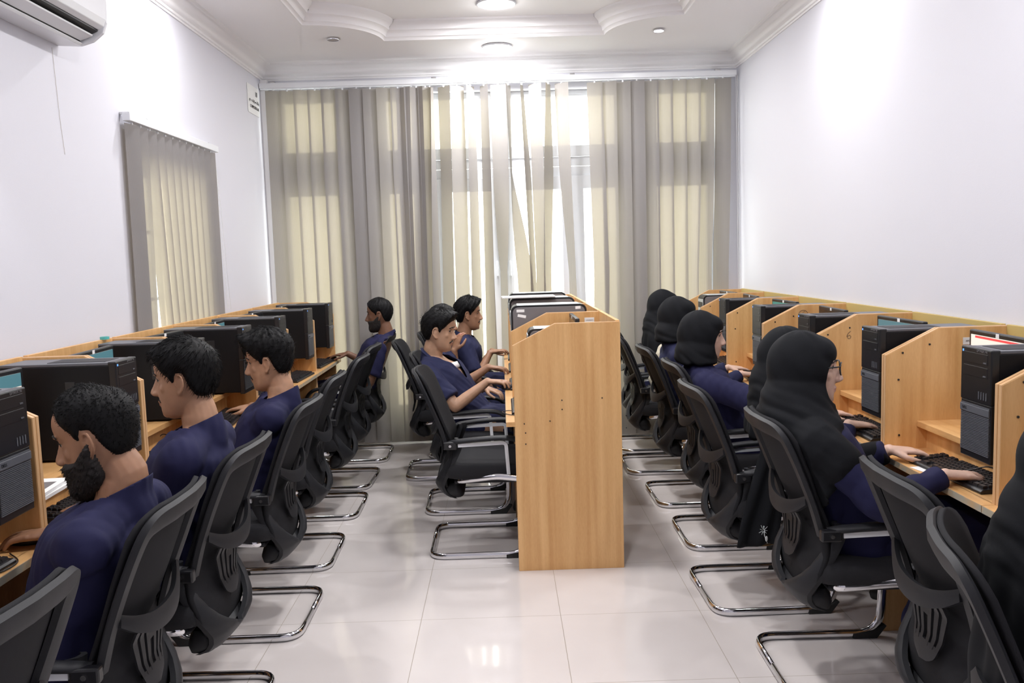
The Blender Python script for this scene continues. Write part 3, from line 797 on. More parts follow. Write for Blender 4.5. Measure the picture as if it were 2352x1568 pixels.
chair(-.47, 6.19, 1, 'black mesh chair behind the middle row, second from the window blinds', GC, 2)
chair(-.35, 6.84, 1, 'black mesh chair of the middle row nearest the window blinds', GC)
for x, y, tw, lb in ((1.175, 1.61, -22, 'black mesh chair turned inward at the bottom right corner'), (1.29, 2.19, -3, 'black mesh chair with no user beside the woman in glasses'),
                 (1.20, 3.02, -1, 'black mesh chair of the woman in glasses'), (1.11, 3.78, 1, 'black mesh chair of the woman whose long black shawl hangs down'),
                 (1.18, 4.58, 0, 'black mesh chair of the woman reaching out in a dark sleeve'), (1.16, 5.35, 1, 'black mesh chair of the woman in profile near the back right'),
                 (1.10, 6.14, 0, 'black mesh chair with a cream bag on its seat'), (1.15, 6.80, 0, 'black mesh chair at the back right, nearest the window blinds')):
    chair(x, y, 1, lb, GR, tw)

# ---------------------------------------------------------------- desktop computers
def make_tower(kind='black'):
    """local: front face at x=0 looking -x (towards the user), depth grows +x, y centred, base z=0"""
    t = thing('computer_tower', 'x', 'computer')
    if kind == 'black':
        D, W_, H = .415, .175, .358
        obj('case', MB().box(.022, D, -W_/2, W_/2, .008, H-.012), black_sd, t, bevel=.003)
        obj('top_cover', MB().box(.020, D, -W_/2+.001, W_/2-.001, H-.012, H-.002), pc_grey, t, bevel=.002)
        obj('top_tray', MB().box(.05, .26, -.055, .055, H-.0025, H-.0005), black_pl, t, bevel=.002)
        up = MB().box(0, .03, -W_/2, W_/2, .185, H); obj('upper_bezel', up, black_gl, t, bevel=.004)
        obj('lower_bezel', MB().box(.003, .03, -W_/2, W_/2, 0, .185), black_gl, t, bevel=.003)
        g = MB()
        for k in range(30):
            z = .022+k*.0052; g.box(-.0005, .004, -W_/2+.006, W_/2-.006, z, z+.0030)
        obj('front_grille', g, pc_grey, t)
        obj('badge_bar', MB().box(-.003, .003, -W_/2+.004, W_/2-.004, .148, .172), pc_grey, t, bevel=.002)
        text('badge', 'DELL', .013, black_gl, t, (-.0034, .055, .160), (R(90), 0, R(-90)), ext=.0004)
        for z in (.325, .283):
            d = obj('drive_bay', MB().box(-.0012, .001, -.068, .070, z-.017, z+.017), black_gl, t, bevel=.0015)
            obj('eject_button', MB().box(-.003, -.001, -.062, -.047, z-.012, z-.008), pc_grey, d)
        obj('power_led', MB().box(-.0016, 0, .071, .076, .341, .348), blue_led, t)
        u = MB()
        for k in range(4): u.box(-.0012, .001, -.066+k*.014, -.061+k*.014, .198, .222)
        obj('usb_port', u, pc_grey, t)
        lt = MB().box(.19, .225, -.001, .001, .20, .28)
        hd = obj('side_latch', MB().box(.15, .185, W_/2-.001, W_/2+.0015, .19, .29), slot_m, t, bevel=.003)
        h2 = copy_tree(hd, t); h2.location = (0, -W_-.0005, 0)
        obj('latch_pull', MB().box(.158, .178, -W_/2-.004, -W_/2-.001, .185, .195), pc_grey, t, bevel=.002)
        text('case_text', 'OPTIPLEX 790', .010, towerside, t, (-.0008, -.035, .349), (R(90), 0, R(-90)), ext=.0003)
    else:
        D, W_, H = .435, .18, .405
        pts = rrect(D, H, .035, 5)
        obj('case', MB().prism([(q[0]+D/2, q[1]+H/2) for q in pts], -W_/2+.004, W_/2-.004), black_gl, t, smooth=True)
        for s in (-1, 1):
            obj('side_cover', MB().prism([(q[0]+D/2, q[1]+H/2) for q in rrect(D-.022, H-.022, .03, 5)], s*(W_/2-.004), s*W_/2), towerside, t, bevel=.002)
        obj('top_rim', MB().box(.035, D-.04, -W_/2+.012, W_/2-.012, H-.003, H+.004), silver_m, t, bevel=.003)
        obj('front_rim', MB().box(-.004, .004, -W_/2+.012, W_/2-.012, .035, H-.035), silver_m, t, bevel=.003)
        obj('drive_bay', MB().box(-.006, -.003, -.07, .07, H-.11, H-.06), black_gl, t, bevel=.002)
    return t
def make_monitor(scr):
    """local: screen looks -x, foot centre at 0"""
    t = thing('monitor', 'x', 'monitor')
    W_, H, z0 = .42, .275, .085
    obj('housing', MB().box(0, .022, -W_/2, W_/2, z0, z0+H), black_gl, t, bevel=.005)
    obj('rear_bulge', MB().rings([[(x_, q[0], q[1]+z0+H/2) for q in rrect(w_, h_, .03, 4)] for x_, w_, h_ in ((.02, .36, .22), (.045, .26, .15), (.05, .24, .13))]), black_pl, t, smooth=True)
    if scr == 'page':
        s_ = obj('screen', MB().box(-.0012, .001, -W_/2+.017, W_/2-.017, z0+.018, z0+H-.017), scr_page, t)
        obj('screen_band', MB().box(-.0018, -.0008, -W_/2+.017, W_/2-.017, z0+H-.062, z0+H-.017), scr_teal, s_)
        tx = MB()
        for k in range(6):
            tx.box(-.0018, -.001, -.13+.0, -.13+.10+.03*(k % 3), z0+H-.085-.018*k, z0+H-.082-.018*k)
            tx.box(-.0018, -.001, .06, .06+.06+.02*(k % 2), z0+H-.085-.018*k, z0+H-.082-.018*k)
        obj('screen_text', tx, pc_grey, s_)
    elif scr == 'red':
        s_ = obj('screen', MB().box(-.0012, .001, -W_/2+.017, W_/2-.017, z0+.018, z0+H-.017), scr_page, t)
        obj('screen_band', MB().box(-.0018, -.0008, -W_/2+.017, W_/2-.05, z0+H-.028, z0+H-.02), scr_red, s_)
    elif scr == 'green':
        s_ = obj('screen', MB().box(-.0012, .001, -W_/2+.017, W_/2-.017, z0+.018, z0+H-.017), scr_green, t)
    else:
        s_ = obj('screen', MB().box(-.0012, .001, -W_/2+.017, W_/2-.017, z0+.018, z0+H-.017), scr_dark, t)
    obj('sticker', MB().box(-.0014, -.0002, -.010, .012, z0+H-.016, z0+H-.001), white_m, t)
    obj('stand_neck', MB().box(.03, .055, -.03, .03, .008, z0+.10), black_gl, t, bevel=.006)
    obj('stand_foot', MB().rings([[(.05+.085*math.cos(a), .12*math.sin(a), z) for a in np.linspace(0, 2*PI, 29)[:-1]] for z in (0, .008)]), black_gl, t, bevel=.002)
    return t
def make_keyboard():
    """local: y across 0.44, front edge towards -x"""
    t = thing('keyboard', 'x', 'keyboard')
    obj('body', MB().prism([(-.068, 0), (.070, 0), (.070, .022), (.060, .024), (-.062, .013), (-.068, .008)], -.222, .222), black_gl, t, bevel=.002)
    rows = [(.052, 21), (.031, 22), (.012, 22), (-.007, 22), (-.026, 22), (-.045, 14)]
    k_ = MB()
    for r_, (x_, n) in enumerate(rows):
        w_ = .424/n
        for i in range(n):
            y_ = -.212+w_*i
            if 15 < i*22/n < 16 or 18.6 < i*22/n < 19.2: continue
            zb = .013+(x_+.062)*.0902+.0
            k_.rings([[(x_-.0085, y_+.001, zb), (x_+.0085, y_+.001, zb+.0015), (x_+.0085, y_+w_-.001, zb+.0015), (x_-.0085, y_+w_-.001, zb)],
                      [(x_-.0062, y_+.003, zb+.008), (x_+.0062, y_+.003, zb+.0092), (x_+.0062, y_+w_-.003, zb+.0092), (x_-.0062, y_+w_-.003, zb+.008)]])
    tag(obj('keys', k_, key_m, t), kind='stuff')
    return t
def make_mouse():
    t = thing('mouse', 'black wired mouse on the desktop', 'mouse')
    b_ = MB(); rs = []
    for z, k in ((0, .93), (.006, 1), (.014, .98), (.022, .86), (.029, .62), (.033, .30)):
        rs.append([((.052*math.cos(a)+.004)*k, .030*math.sin(a)*k*(1-.12*math.cos(a)), z-(.006*math.cos(a)*k if z > .01 else 0)) for a in np.linspace(0, 2*PI, 25)[:-1]])
    b_.rings(rs); obj('shell', b_, black_gl, t, smooth='all')
    obj('wheel', MB().rings([[(.030+.008*math.cos(a), yy, .020+.008*math.sin(a)) for a in np.linspace(0, 2*PI, 13)[:-1]] for yy in (-.003, .003)]), pc_grey, t)
    return t
TW, TG, KB, MS = make_tower('black'), make_tower('silver'), make_keyboard(), make_mouse()
MON = {k: make_monitor(k) for k in ('page', 'dark', 'red', 'green')}
first = {}
def put(proto, x, y, z, rz, label, group):
    k = proto.name
    t = copy_tree(proto) if k in first else proto
    first[k] = 1
    t.location = (x, y, z); t.rotation_euler = (0, 0, R(rz)); t.scale = (1, 1, 1); t['label'] = label; t['group'] = group
    return t
ZS, ZD = .8556, .7456
left_names = ['in the nearest left carrel, cut by the picture edge', 'in the left carrel beyond the nearest bearded man', 'in the left carrel beyond the young man with straight black hair', 'in the fourth left carrel, behind the man with the swept fringe', 'in the fifth left carrel', 'in the sixth left carrel', 'in the farthest left carrel by the blinds']
scr_l = ['page', 'page', 'page', 'dark', 'page', 'dark', 'dark']
for i, (a, b) in enumerate(zip(LB, LB[1:])):
    nm = left_names[i]
    ty = b-.018-.0885-.022*(1)+.0
    put(TW, LX+.003, ty, ZS, 180, 'black tower computer '+nm, 'tower computers along the left wall')
    put(MON[scr_l[i]], LX-.29, a+.018+.225, ZS, 180+(-4 if i % 2 else 3), 'black monitor '+nm, 'monitors along the left wall')
    put(KB, LX-.052, (a+b)/2-.02+(.02 if i % 2 else -.01), ZD, 180+(4 if i == 3 else -2), 'black keyboard '+nm, 'keyboards along the left wall')
right_names = ['in the nearest right carrel, cut by the picture edge', 'in the right carrel used by the woman in glasses', 'in the third right carrel, beyond the woman in glasses', 'in the fourth right carrel', 'in the fifth right carrel', 'in the sixth right carrel', 'in the farthest right carrel by the blinds']
scr_r = ['page', 'red', 'page', 'dark', 'green', 'dark', 'dark']
for i, (a, b) in enumerate(zip(RB, RB[1:])):
    nm = right_names[i]
    if i == 6: put(TG, RX+.03, a+.018+.115, ZS, 0, 'black and silver tower computer '+nm, 'tower computers along the right wall').scale = (.9, 1, .86)
    else: put(TW, RX+.004, a+.018+.0885+.030, ZS, 0, 'black tower computer '+nm, 'tower computers along the right wall')
    put(MON[scr_r[i]], RX+.285, b-.018-.262, ZS, -3 if i % 2 else 2, 'black monitor '+nm, 'monitors along the right wall')
    put(KB, RX+.072, (a+b)/2-.055, ZD, 3 if i == 1 else -1, 'black keyboard '+nm, 'keyboards along the right wall')
cn = ['in the near middle carrel behind the end panel', 'in the second middle carrel, labels on its side', 'in the third middle carrel, under a spiral notebook', 'in the farthest middle carrel']
for i, (a, b) in enumerate(zip(CB, CB[1:])):
    nm = cn[i]
    if i == 0:
        tt = put(TG, CX+.078, a+.018+.16, ZS, 0, 'low black tower computer '+nm, 'tower computers of the middle row'); tt.scale = (.86, .9, .815)
    else:
        tg_ = put(TG, CX+.004, a+.018+.108, ZS, 0, 'grey sided tower computer '+nm, 'tower computers of the middle row')
        if i == 1:
            for x_, z_, w_, rr in ((.055, .375, .045, 0), (.062, .345, .048, -12), (.385, .385, .030, 4)):
                obj('sticker', MB().box(-w_/2, w_/2, -.0906, -.0900, -.008, .008), white_m, tg_, loc=(x_, 0, z_), rot=(0, R(-rr), 0))
    put(MON['dark'], CX+.33, b-.26, ZS, 0, 'black monitor '+nm, 'monitors of the middle row')
    put(KB, CX+.055, (a+b)/2+.02, ZD, 0, 'black keyboard '+nm, 'keyboards of the middle row')
# ---------------------------------------------------------------- people
HZ = [-.120, -.114, -.104, -.090, -.075, -.058, -.042, -.026, -.010, .005, .020, .035, .050, .065, .080, .095, .108, .118, .126, .130]
HF = [.056, .074, .083, .086, .086, .088, .089, .088, .087, .086, .085, .090, .093, .092, .087, .077, .063, .046, .024, .002]
HB_ = [.030, .010, -.010, -.026, -.042, -.058, -.070, -.081, -.089, -.095, -.099, -.100, -.099, -.095, -.087, -.075, -.060, -.044, -.026, -.008]
HW = [.014, .030, .043, .052, .058, .0625, .066, .069, .071, .073, .0745, .0755, .076, .075, .072, .065, .054, .041, .024, .004]
def head_pt(z, t, k=1.0):
    f = np.interp(z, HZ, HF); b = np.interp(z, HZ, HB_); w_ = np.interp(z, HZ, HW)
    cx = np.where(np.cos(t) > 0, (f*.25+b*.75)*.0+ (f+b)/2, (f+b)/2)
    rx = (f-b)/2; c, s = np.cos(t), np.sin(t)
    n = 2.15
    x = cx+rx*np.sign(c)*np.abs(c)**(2/n); y = w_*np.sign(s)*np.abs(s)**(2/n)
    return x, y
def head_grid(nz=44, nt=56, zmin=-.120, zmax=.130):
    a = np.linspace(0, 1, nz); z = zmin+(zmax-zmin)*a
    # denser towards the crown
    z = zmin+(zmax-zmin)*np.sin(a*PI/2)**.9
    t = np.arange(nt)*2*PI/nt
    Zg, Tg = np.meshgrid(z, t, indexing='ij'); X, Y = head_pt(Zg, Tg)
    return X, Y, Zg, Tg
def grid_faces(nz, nt):
    fs = [(i*nt+j, i*nt+(j+1) % nt, (i+1)*nt+(j+1) % nt, (i+1)*nt+j) for i in range(nz-1) for j in range(nt)]
    return fs+[tuple(range(nt-1, -1, -1)), tuple(range((nz-1)*nt, nz*nt))]
def add_head(mb, M, female=False):
    X, Y, Zg, Tg = head_grid()
    # sockets
    for s in (-1, 1):
        g = np.exp(-(((Y-s*.031)/.017)**2+((Zg-.018)/.012)**2))*(X > 0)
        X = X-.011*g
        g = np.exp(-(((Y-s*.040)/.018)**2+((Zg+.055)/.022)**2))*(X > 0); X = X-.002*g
    vs = np.stack([X.ravel(), Y.ravel(), Zg.ravel()], 1)
    mb.add(vs.tolist(), grid_faces(*X.shape), M)
    # nose
    rs = []
    for z, xf, w_ in ((.040, .092, .007), (.022, .0935, .0075), (.006, .101, .009), (-.008, .109, .0105), (-.020, .1165, .0125), (-.029, .1185, .0150), (-.036, .113, .0150), (-.041, .100, .011)):
        rs.append([(xf-(1-math.cos(a))*.5*(xf-.070)*1.0 if True else 0, w_*math.sin(a)*(1 if math.cos(a) > 0 else 1.3), z) for a in np.linspace(0, 2*PI, 15)[:-1]])
    mb.rings(rs, M)
    for s in (-1, 1):
        mb.sphere((.0662, s*.031, .0240), (.0135, .0160, .0100), 14, 10, M)         # upper lid
        mb.sphere((.0655, s*.031, .0085), (.0125, .0150, .0075), 14, 10, M)         # lower lid
        mb.sphere((.097, s*.0135, -.031), (.012, .007, .0085), 10, 8, M)          # nostril wings
        mb.sphere((.078, s*.027, .036), (.013, .020, .0065), 12, 8, M)             # brow ridge
        mb.sphere((.056, s*.039, -.012), (.017, .021, .021), 12, 8, M)             # cheek
        # ear: plate, helix and lobe
        E_ = M @ Matrix.Translation((-.006, s*.0745, -.002)) @ Matrix.Rotation(s*R(-20), 4, 'Z') @ Matrix.Rotation(R(-8), 4, 'Y')
        mb.sphere((0, 0, 0), (.015, .0055, .027), 12, 10, E_)
        hx = bez([(.010, .003*s, -.004), (.013, .004*s, .016), (.006, .007*s, .030), (-.008, .010*s, .031), (-.017, .012*s, .018), (-.018, .011*s, .0), (-.012, .008*s, -.016), (-.003, .004*s, -.027)], 3)
        mb.tube(hx, .0042, 8, E_)
        mb.sphere((.001, .002*s, -.028), (.008, .0045, .009), 8, 6, E_)
    mb.sphere((.0835, 0, -.0575), (.0125, .023, .0062), 14, 8, M)
    mb.sphere((.0820, 0, -.0685), (.0120, .020, .0072), 14, 8, M)
    mb.sphere((.0700, 0, -.099), (.0165, .022, .0165), 12, 8, M)
def jaw_mask(x, y, z):
    """beard area: >0 inside"""
    lower = -.032 + np.where(x < .045, (.045-x)*.9, 0)      # rises towards the ear
    m = np.clip((lower-z)/.012, 0, 1)*np.clip((x+.012)/.012, 0, 1)
    lipz = np.exp(-(((z+.063)/.010)**2))*np.exp(-((y/.024)**2))*(x > .07)
    return m*(1-lipz)
HLX = [-.12, -.07, -.045, -.030, -.018, .008, .012, .022, .030, .048, .062, .080, .090, .12]
HLZ = [-.075, -.070, -.048, -.012, .030, .034, .006, .002, .020, .034, .052, .074, .080, .082]
def hair_mesh(style, seed=1):
    rng = np.random.RandomState(seed); nz, nt = 70, 110
    X, Y, Z, T = head_grid(nz, nt, -.112, .130)
    hl = np.interp(X, HLX, HLZ)+style.get('line', 0)*np.clip(X/.06, 0, 1)
    d = Z-hl
    m = np.clip(d/.010+.3, 0, 1)
    cx = (np.interp(Z, HZ, HF)+np.interp(Z, HZ, HB_))/2
    N = np.stack([(X-cx*.9), Y*1.25, np.clip(Z-.01, -.02, 1)*1.1], -1); N /= np.linalg.norm(N, axis=-1, keepdims=True)+1e-9
    top, side = style['top'], style['side']
    k = np.clip((Z-.02)/.07, 0, 1); th = side*(1-k)+top*k
    th = th*np.clip(np.clip(d, 0, 1)/.022, .25, 1)
    if 'fringe' in style:
        th += style['fringe']*np.exp(-(((X-.075)/.030)**2+((Z-.092)/.022)**2))
    if 'thin' in style: th *= 1-.8*style['thin']*np.exp(-(((X+.045)/.03)**2+((Z-.118)/.02)**2+(Y/.04)**2))
    ph = T*38+Z*60; nz1 = np.sin(ph+3*np.sin(Z*45+T*3))*.35+np.sin(T*17-Z*150+rng.rand()*6)*.4+np.sin(T*61+Z*210+2*np.sin(T*9))*.3
    th *= 1+style.get('rough', .18)*nz1
    off = m*th-(1-m)*.006
    V = np.stack([X, Y, Z], -1)+N*off[..., None]
    mb = MB().add(V.reshape(-1, 3).tolist(), grid_faces(nz, nt))
    # loose strands over the surface
    ns = style.get('strands', 0)
    idx = np.argwhere(m > .9); 
    if ns and len(idx):
        P = V
        for q in range(ns):
            i, j = idx[rng.randint(len(idx))]
            p = P[i, j]; n_ = N[i, j]
            fl = np.array(style.get('flow', (.5, 0, -.6)), float)
            tng = fl-n_*fl.dot(n_)+rng.randn(3)*style.get('mess', .16); tng /= np.linalg.norm(tng)+1e-9
            L_ = style.get('len', .022)*(.6+.8*rng.rand())*min(1, .25+d[i, j]/.05); lift = style.get('lift', .25)*rng.rand()
            a0 = p-n_*.003; a1 = p+tng*L_*.5+n_*(.0015+L_*lift*.5); a2 = p+tng*L_+n_*(L_*lift*.55-L_*L_*5); a1 = a1-n_*(L_*L_*1.2)
            b_ = np.cross(tng, n_); w_ = .0008
            vs = [a0-b_*w_*1.4, a0+b_*w_*1.4, a0+n_*w_*2, a1-b_*w_, a1+b_*w_, a1+n_*w_*1.5, a2]
            mb.add([tuple(v) for v in vs], [(0, 1, 4, 3), (1, 2, 5, 4), (2, 0, 3, 5), (3, 4, 6), (4, 5, 6), (5, 3, 6)])
    return mb
def beard_mesh(th, seed=3, strands=0, must_only=False, full=1.0):
    rng = np.random.RandomState(seed); nz, nt = 60, 110
    X, Y, Z, T = head_grid(nz, nt, -.120, .02)
    for s in (-1, 1): X = X-.002*np.exp(-(((Y-s*.040)/.018)**2+((Z+.055)/.022)**2))*(X > 0)
    m = jaw_mask(X, Y, Z)
    must = np.exp(-(((Z+.0485+.25*np.abs(Y)*(np.abs(Y) > .012))/.0048)**2))*np.clip(1-np.abs(Y)/.034, 0, 1)**.5*(X > .05)
    if must_only: m = must*.9
    else: m = np.maximum(m*full, must)
    N = np.stack([X-.0, Y*1.3, np.clip(Z+.06, -1, 0)*1.6], -1); N /= np.linalg.norm(N, axis=-1, keepdims=True)+1e-9
    nse = 1+.16*np.sin(T*47+Z*300+2*np.sin(T*13))+.10*rng.randn(*X.shape)
    chin = 1+.55*np.exp(-(((X-.07)/.03)**2+((Z+.115)/.03)**2))
    off = np.where(m > .12, m*th*nse*(chin if not must_only else 1)+.0008, -.007)
    V = np.stack([X, Y, Z], -1)+N*off[..., None]
    mb = MB().add(V.reshape(-1, 3).tolist(), grid_faces(nz, nt))
    idx = np.argwhere(m > .5)
    for q in range(strands):
        i, j = idx[rng.randint(len(idx))]; p = V[i, j]; n_ = N[i, j]
        tng = np.array([.3, 0, -.7])+rng.randn(3)*.35; tng /= np.linalg.norm(tng); L_ = .005+.006*rng.rand()
        a2 = p+tng*L_+n_*L_*.4; b_ = np.cross(tng, n_); b_ /= np.linalg.norm(b_)+1e-9; w_ = .0008
        mb.add([tuple(p-b_*w_-n_*.002), tuple(p+b_*w_-n_*.002), tuple(p+n_*w_), tuple(a2)], [(0, 1, 3), (1, 2, 3), (2, 0, 3), (0, 2, 1)])
    return mb

def capsule(mb, pts, rad, n=14, M=None, sub=3):
    """smooth limb through joints; rounded ends"""
    P = bez(pts, sub) if len(pts) > 2 else [Vector(p) for p in pts]
    r = []
    m = len(pts)
    for i in range(len(P)):
        u = i/(len(P)-1)*(m-1); k = min(int(u), m-2); r.append(rad[k]+(rad[k+1]-rad[k])*(u-k))
    mb.tube(P, r, n, M); mb.sphere(P[0], r[0], n, 8, M); mb.sphere(P[-1], r[-1], n, 8, M)
def ell_loft(mb, secs, n=28, M=None, ex=2.3):
    """secs: (centre, half depth x, half width y, tilt)"""
    rs = []
    for c, dx, wy, tl in secs:
        ring = []
        for k in range(n):
            a = 2*PI*k/n; ca, sa = math.cos(a), math.sin(a)
            x_ = dx*math.copysign(abs(ca)**(2/ex), ca); y_ = wy*math.copysign(abs(sa)**(2/ex), sa)
            ring.append((c[0]+x_*math.cos(tl), c[1]+y_, c[2]-x_*math.sin(tl)))
        rs.append(ring)
    mb.rings(rs, M)
def bake(mb, voxel, smooth=3, name='m'):
    me = mb.mesh(name); o = bpy.data.objects.new('tmp', me); col.objects.link(o)
    r = o.modifiers.new('r', 'REMESH'); r.mode = 'VOXEL'; r.voxel_size = voxel; r.use_smooth_shade = True
    if smooth:
        s = o.modifiers.new('s', 'SMOOTH'); s.factor = .5; s.iterations = smooth
    dg = bpy.context.evaluated_depsgraph_get(); dg.update()
    out = bpy.data.meshes.new_from_object(o.evaluated_get(dg)); out.name = name
    bpy.data.objects.remove(o); bpy.data.meshes.remove(me)
    return out
def get_co(me):
    a = np.empty(len(me.vertices)*3, np.float32); me.vertices.foreach_get('co', a); return a.reshape(-1, 3).astype(float)
def set_co(me, a): me.vertices.foreach_set('co', a.astype(np.float32).ravel()); me.update()
def get_no(me):
    a = np.empty(len(me.vertices)*3, np.float32); me.vertices.foreach_get('normal', a); return a.reshape(-1, 3).astype(float)
def folds(me, amp, seed, scale=.11, stretch=(1, 1, .45), mask=None):
    co, no = get_co(me), get_no(me); rng = np.random.RandomState(seed); v = np.zeros(len(co)); tot = 0
    for k in range(7):
        d = rng.randn(3)*np.array(stretch); d /= np.linalg.norm(d); f = 2*PI/(scale*(.6+1.1*rng.rand())); g = rng.randn(3)*9
        w_ = 1/(1+.3*k); v += w_*np.sin(co@d*f+rng.rand()*6+1.6*np.sin(co@g+rng.rand()*6)); tot += w_
    v /= tot*.5
    v = np.sign(v)*np.abs(v)**1.3
    if mask is not None: v = v*mask(co)
    set_co(me, co+no*(v*amp)[:, None])
def cut(me, pred):
    bm = bmesh.new(); bm.from_mesh(me); 
    dead = [f for f in bm.faces if pred(f.calc_center_median())]
    bmesh.ops.delete(bm, geom=dead, context='FACES')
    for it in range(10):
        new = {}
        for v in bm.verts:
            nb = [e.other_vert(v) for e in v.link_edges if e.is_boundary]
            if len(nb) == 2: new[v] = v.co.lerp((nb[0].co+nb[1].co)/2, .5)
        for v, c in new.items(): v.co = c
    bm.to_mesh(me); bm.free()
def add_hand(mb, W, dr, pn, side, pose='type'):
    """W wrist, dr direction of the fingers, pn back-of-hand normal, side +1 left hand / -1 right"""
    dr = dr.normalized(); pn = (pn-dr*pn.dot(dr)).normalized(); sd = dr.cross(pn)*-1     # sd: towards ...
    sd = pn.cross(dr)      # to the left of the hand seen from above
    th = -side             # thumb lies towards the body's middle: left hand -> right side
    def Q(a, b, c): return W+dr*a+sd*b+pn*c
    rs = []
    for a, w_, h in ((-.01, .026, .019), (.015, .029, .017), (.04, .036, .0155), (.07, .0405, .0135), (.088, .0395, .011)):
        rs.append([Q(a, w_*math.cos(t)*(1), h*math.sin(t)) for t in np.linspace(0, 2*PI, 17)[:-1]])
    mb.rings(rs)
    curl = {'type': (14, 30, 24), 'mouse': (10, 22, 18), 'flat': (4, 10, 8)}[pose]
    lens = [.066, .075, .070, .055]
    for k in range(4):                       # index .. little
        b0 = th*(.0305-.0203*k); fan = th*(.10-.075*k); b = Q(.082-(.006 if k == 3 else 0), b0, .001); d0 = (dr+sd*fan).normalized()
        L_ = lens[k]; p = b; ang = R(-4); pts = [b-dr*.012]
        for s_, c in zip((.45, .31, .24), curl):
            ang += R(c*(.85+.1*((k*37) % 4))); p = p+(d0*math.cos(ang)-pn*math.sin(ang))*L_*s_; pts.append(Vector(p))
        capsule(mb, pts, [.0098, .0088, .0080, .0066], 10, sub=2)
    tb = Q(.022, th*.024, -.006); t1 = tb+(dr*.62+sd*th*.62-pn*.25).normalized()*.040; t2 = t1+(dr*.93+sd*th*.18-pn*.22).normalized()*.030; t3 = t2+(dr*.98-pn*.2).normalized()*.022
    capsule(mb, [Q(.005, th*.012, -.002), tb, t1, t2, t3], [.014, .0135, .0112, .0098, .0078], 10, sub=2)
def ik(S, W_, l1, l2, pole):
    d = W_-S; L_ = min(d.length, (l1+l2)*.995); u = d.normalized()
    a = (l1*l1-l2*l2+L_*L_)/(2*L_); h = math.sqrt(max(0, l1*l1-a*a)); p = pole-u*pole.dot(u); p.normalize()
    return S+u*a+p*h
def skin_mat(name, base, stubble=0):
    m = bpy.data.materials.new(name); m.use_nodes = True; nt = m.node_tree; b = nt.nodes['Principled BSDF']
    at = nt.nodes.new('ShaderNodeAttribute'); at.attribute_name = 'tint'
    n = nt.nodes.new('ShaderNodeTexNoise'); n.inputs['Scale'].default_value = 28; n.inputs['Detail'].default_value = 4
    tc = nt.nodes.new('ShaderNodeTexCoord'); nt.links.new(tc.outputs['Object'], n.inputs['Vector'])
    r = ramp(nt, [(.3, tuple(c*.88 for c in base)), (.7, tuple(min(1, c*1.08) for c in base))]); nt.links.new(n.outputs['Fac'], r.inputs[0])
    mx = nt.nodes.new('ShaderNodeMix'); mx.data_type = 'RGBA'; mx.blend_type = 'MULTIPLY'; mx.inputs[0].default_value = 1
    nt.links.new(r.outputs[0], mx.inputs[6]); nt.links.new(at.outputs['Color'], mx.inputs[7]); nt.links.new(mx.outputs[2], b.inputs['Base Color'])
    b.inputs['Roughness'].default_value = .48; b.inputs['Specular IOR Level'].default_value = .35
    b.inputs['Subsurface Weight'].default_value = .12; b.inputs['Subsurface Radius'].default_value = (.010, .004, .002); b.inputs['Subsurface Scale'].default_value = .6
    MATS[name] = m; return m
SK = {'tan': skin_mat('skin_tan', (.40, .225, .140)), 'brown': skin_mat('skin_brown', (.33, .175, .105)), 'olive': skin_mat('skin_olive', (.43, .255, .165)),
      'dark': skin_mat('skin_dark_brown', (.165, .080, .048)), 'fair': skin_mat('skin_fair', (.60, .40, .315))}
def press(me, chair_at, loc, face, gap):
    """keep cloth and body in front of the chair back they lean on"""
    if chair_at is None: return
    co = get_co(me); dx = (chair_at-loc[0])*face
    z = np.clip(co[:, 2], .30, .97); zs = [.30, .38, .44, .52, .60, .70, .80, .90, .97]; xs = [-.145, -.165, -.165, -.135, -.125, -.165, -.205, -.245, -.275]
    cu = -.045*(1-np.clip(np.abs(co[:, 1])/.235, 0, 1)**2)*(.5+.5*np.clip((z-.4)/.3, 0, 1))
    lim = np.interp(z, zs, xs)+cu+dx+gap
    m = (co[:, 2] < .985) & (np.abs(co[:, 1]) < .26)
    x = np.where(m & (co[:, 0] < lim), lim+.15*(np.minimum(co[:, 0]-lim, 0))*.0, co[:, 0]); co[:, 0] = x; set_co(me, co)
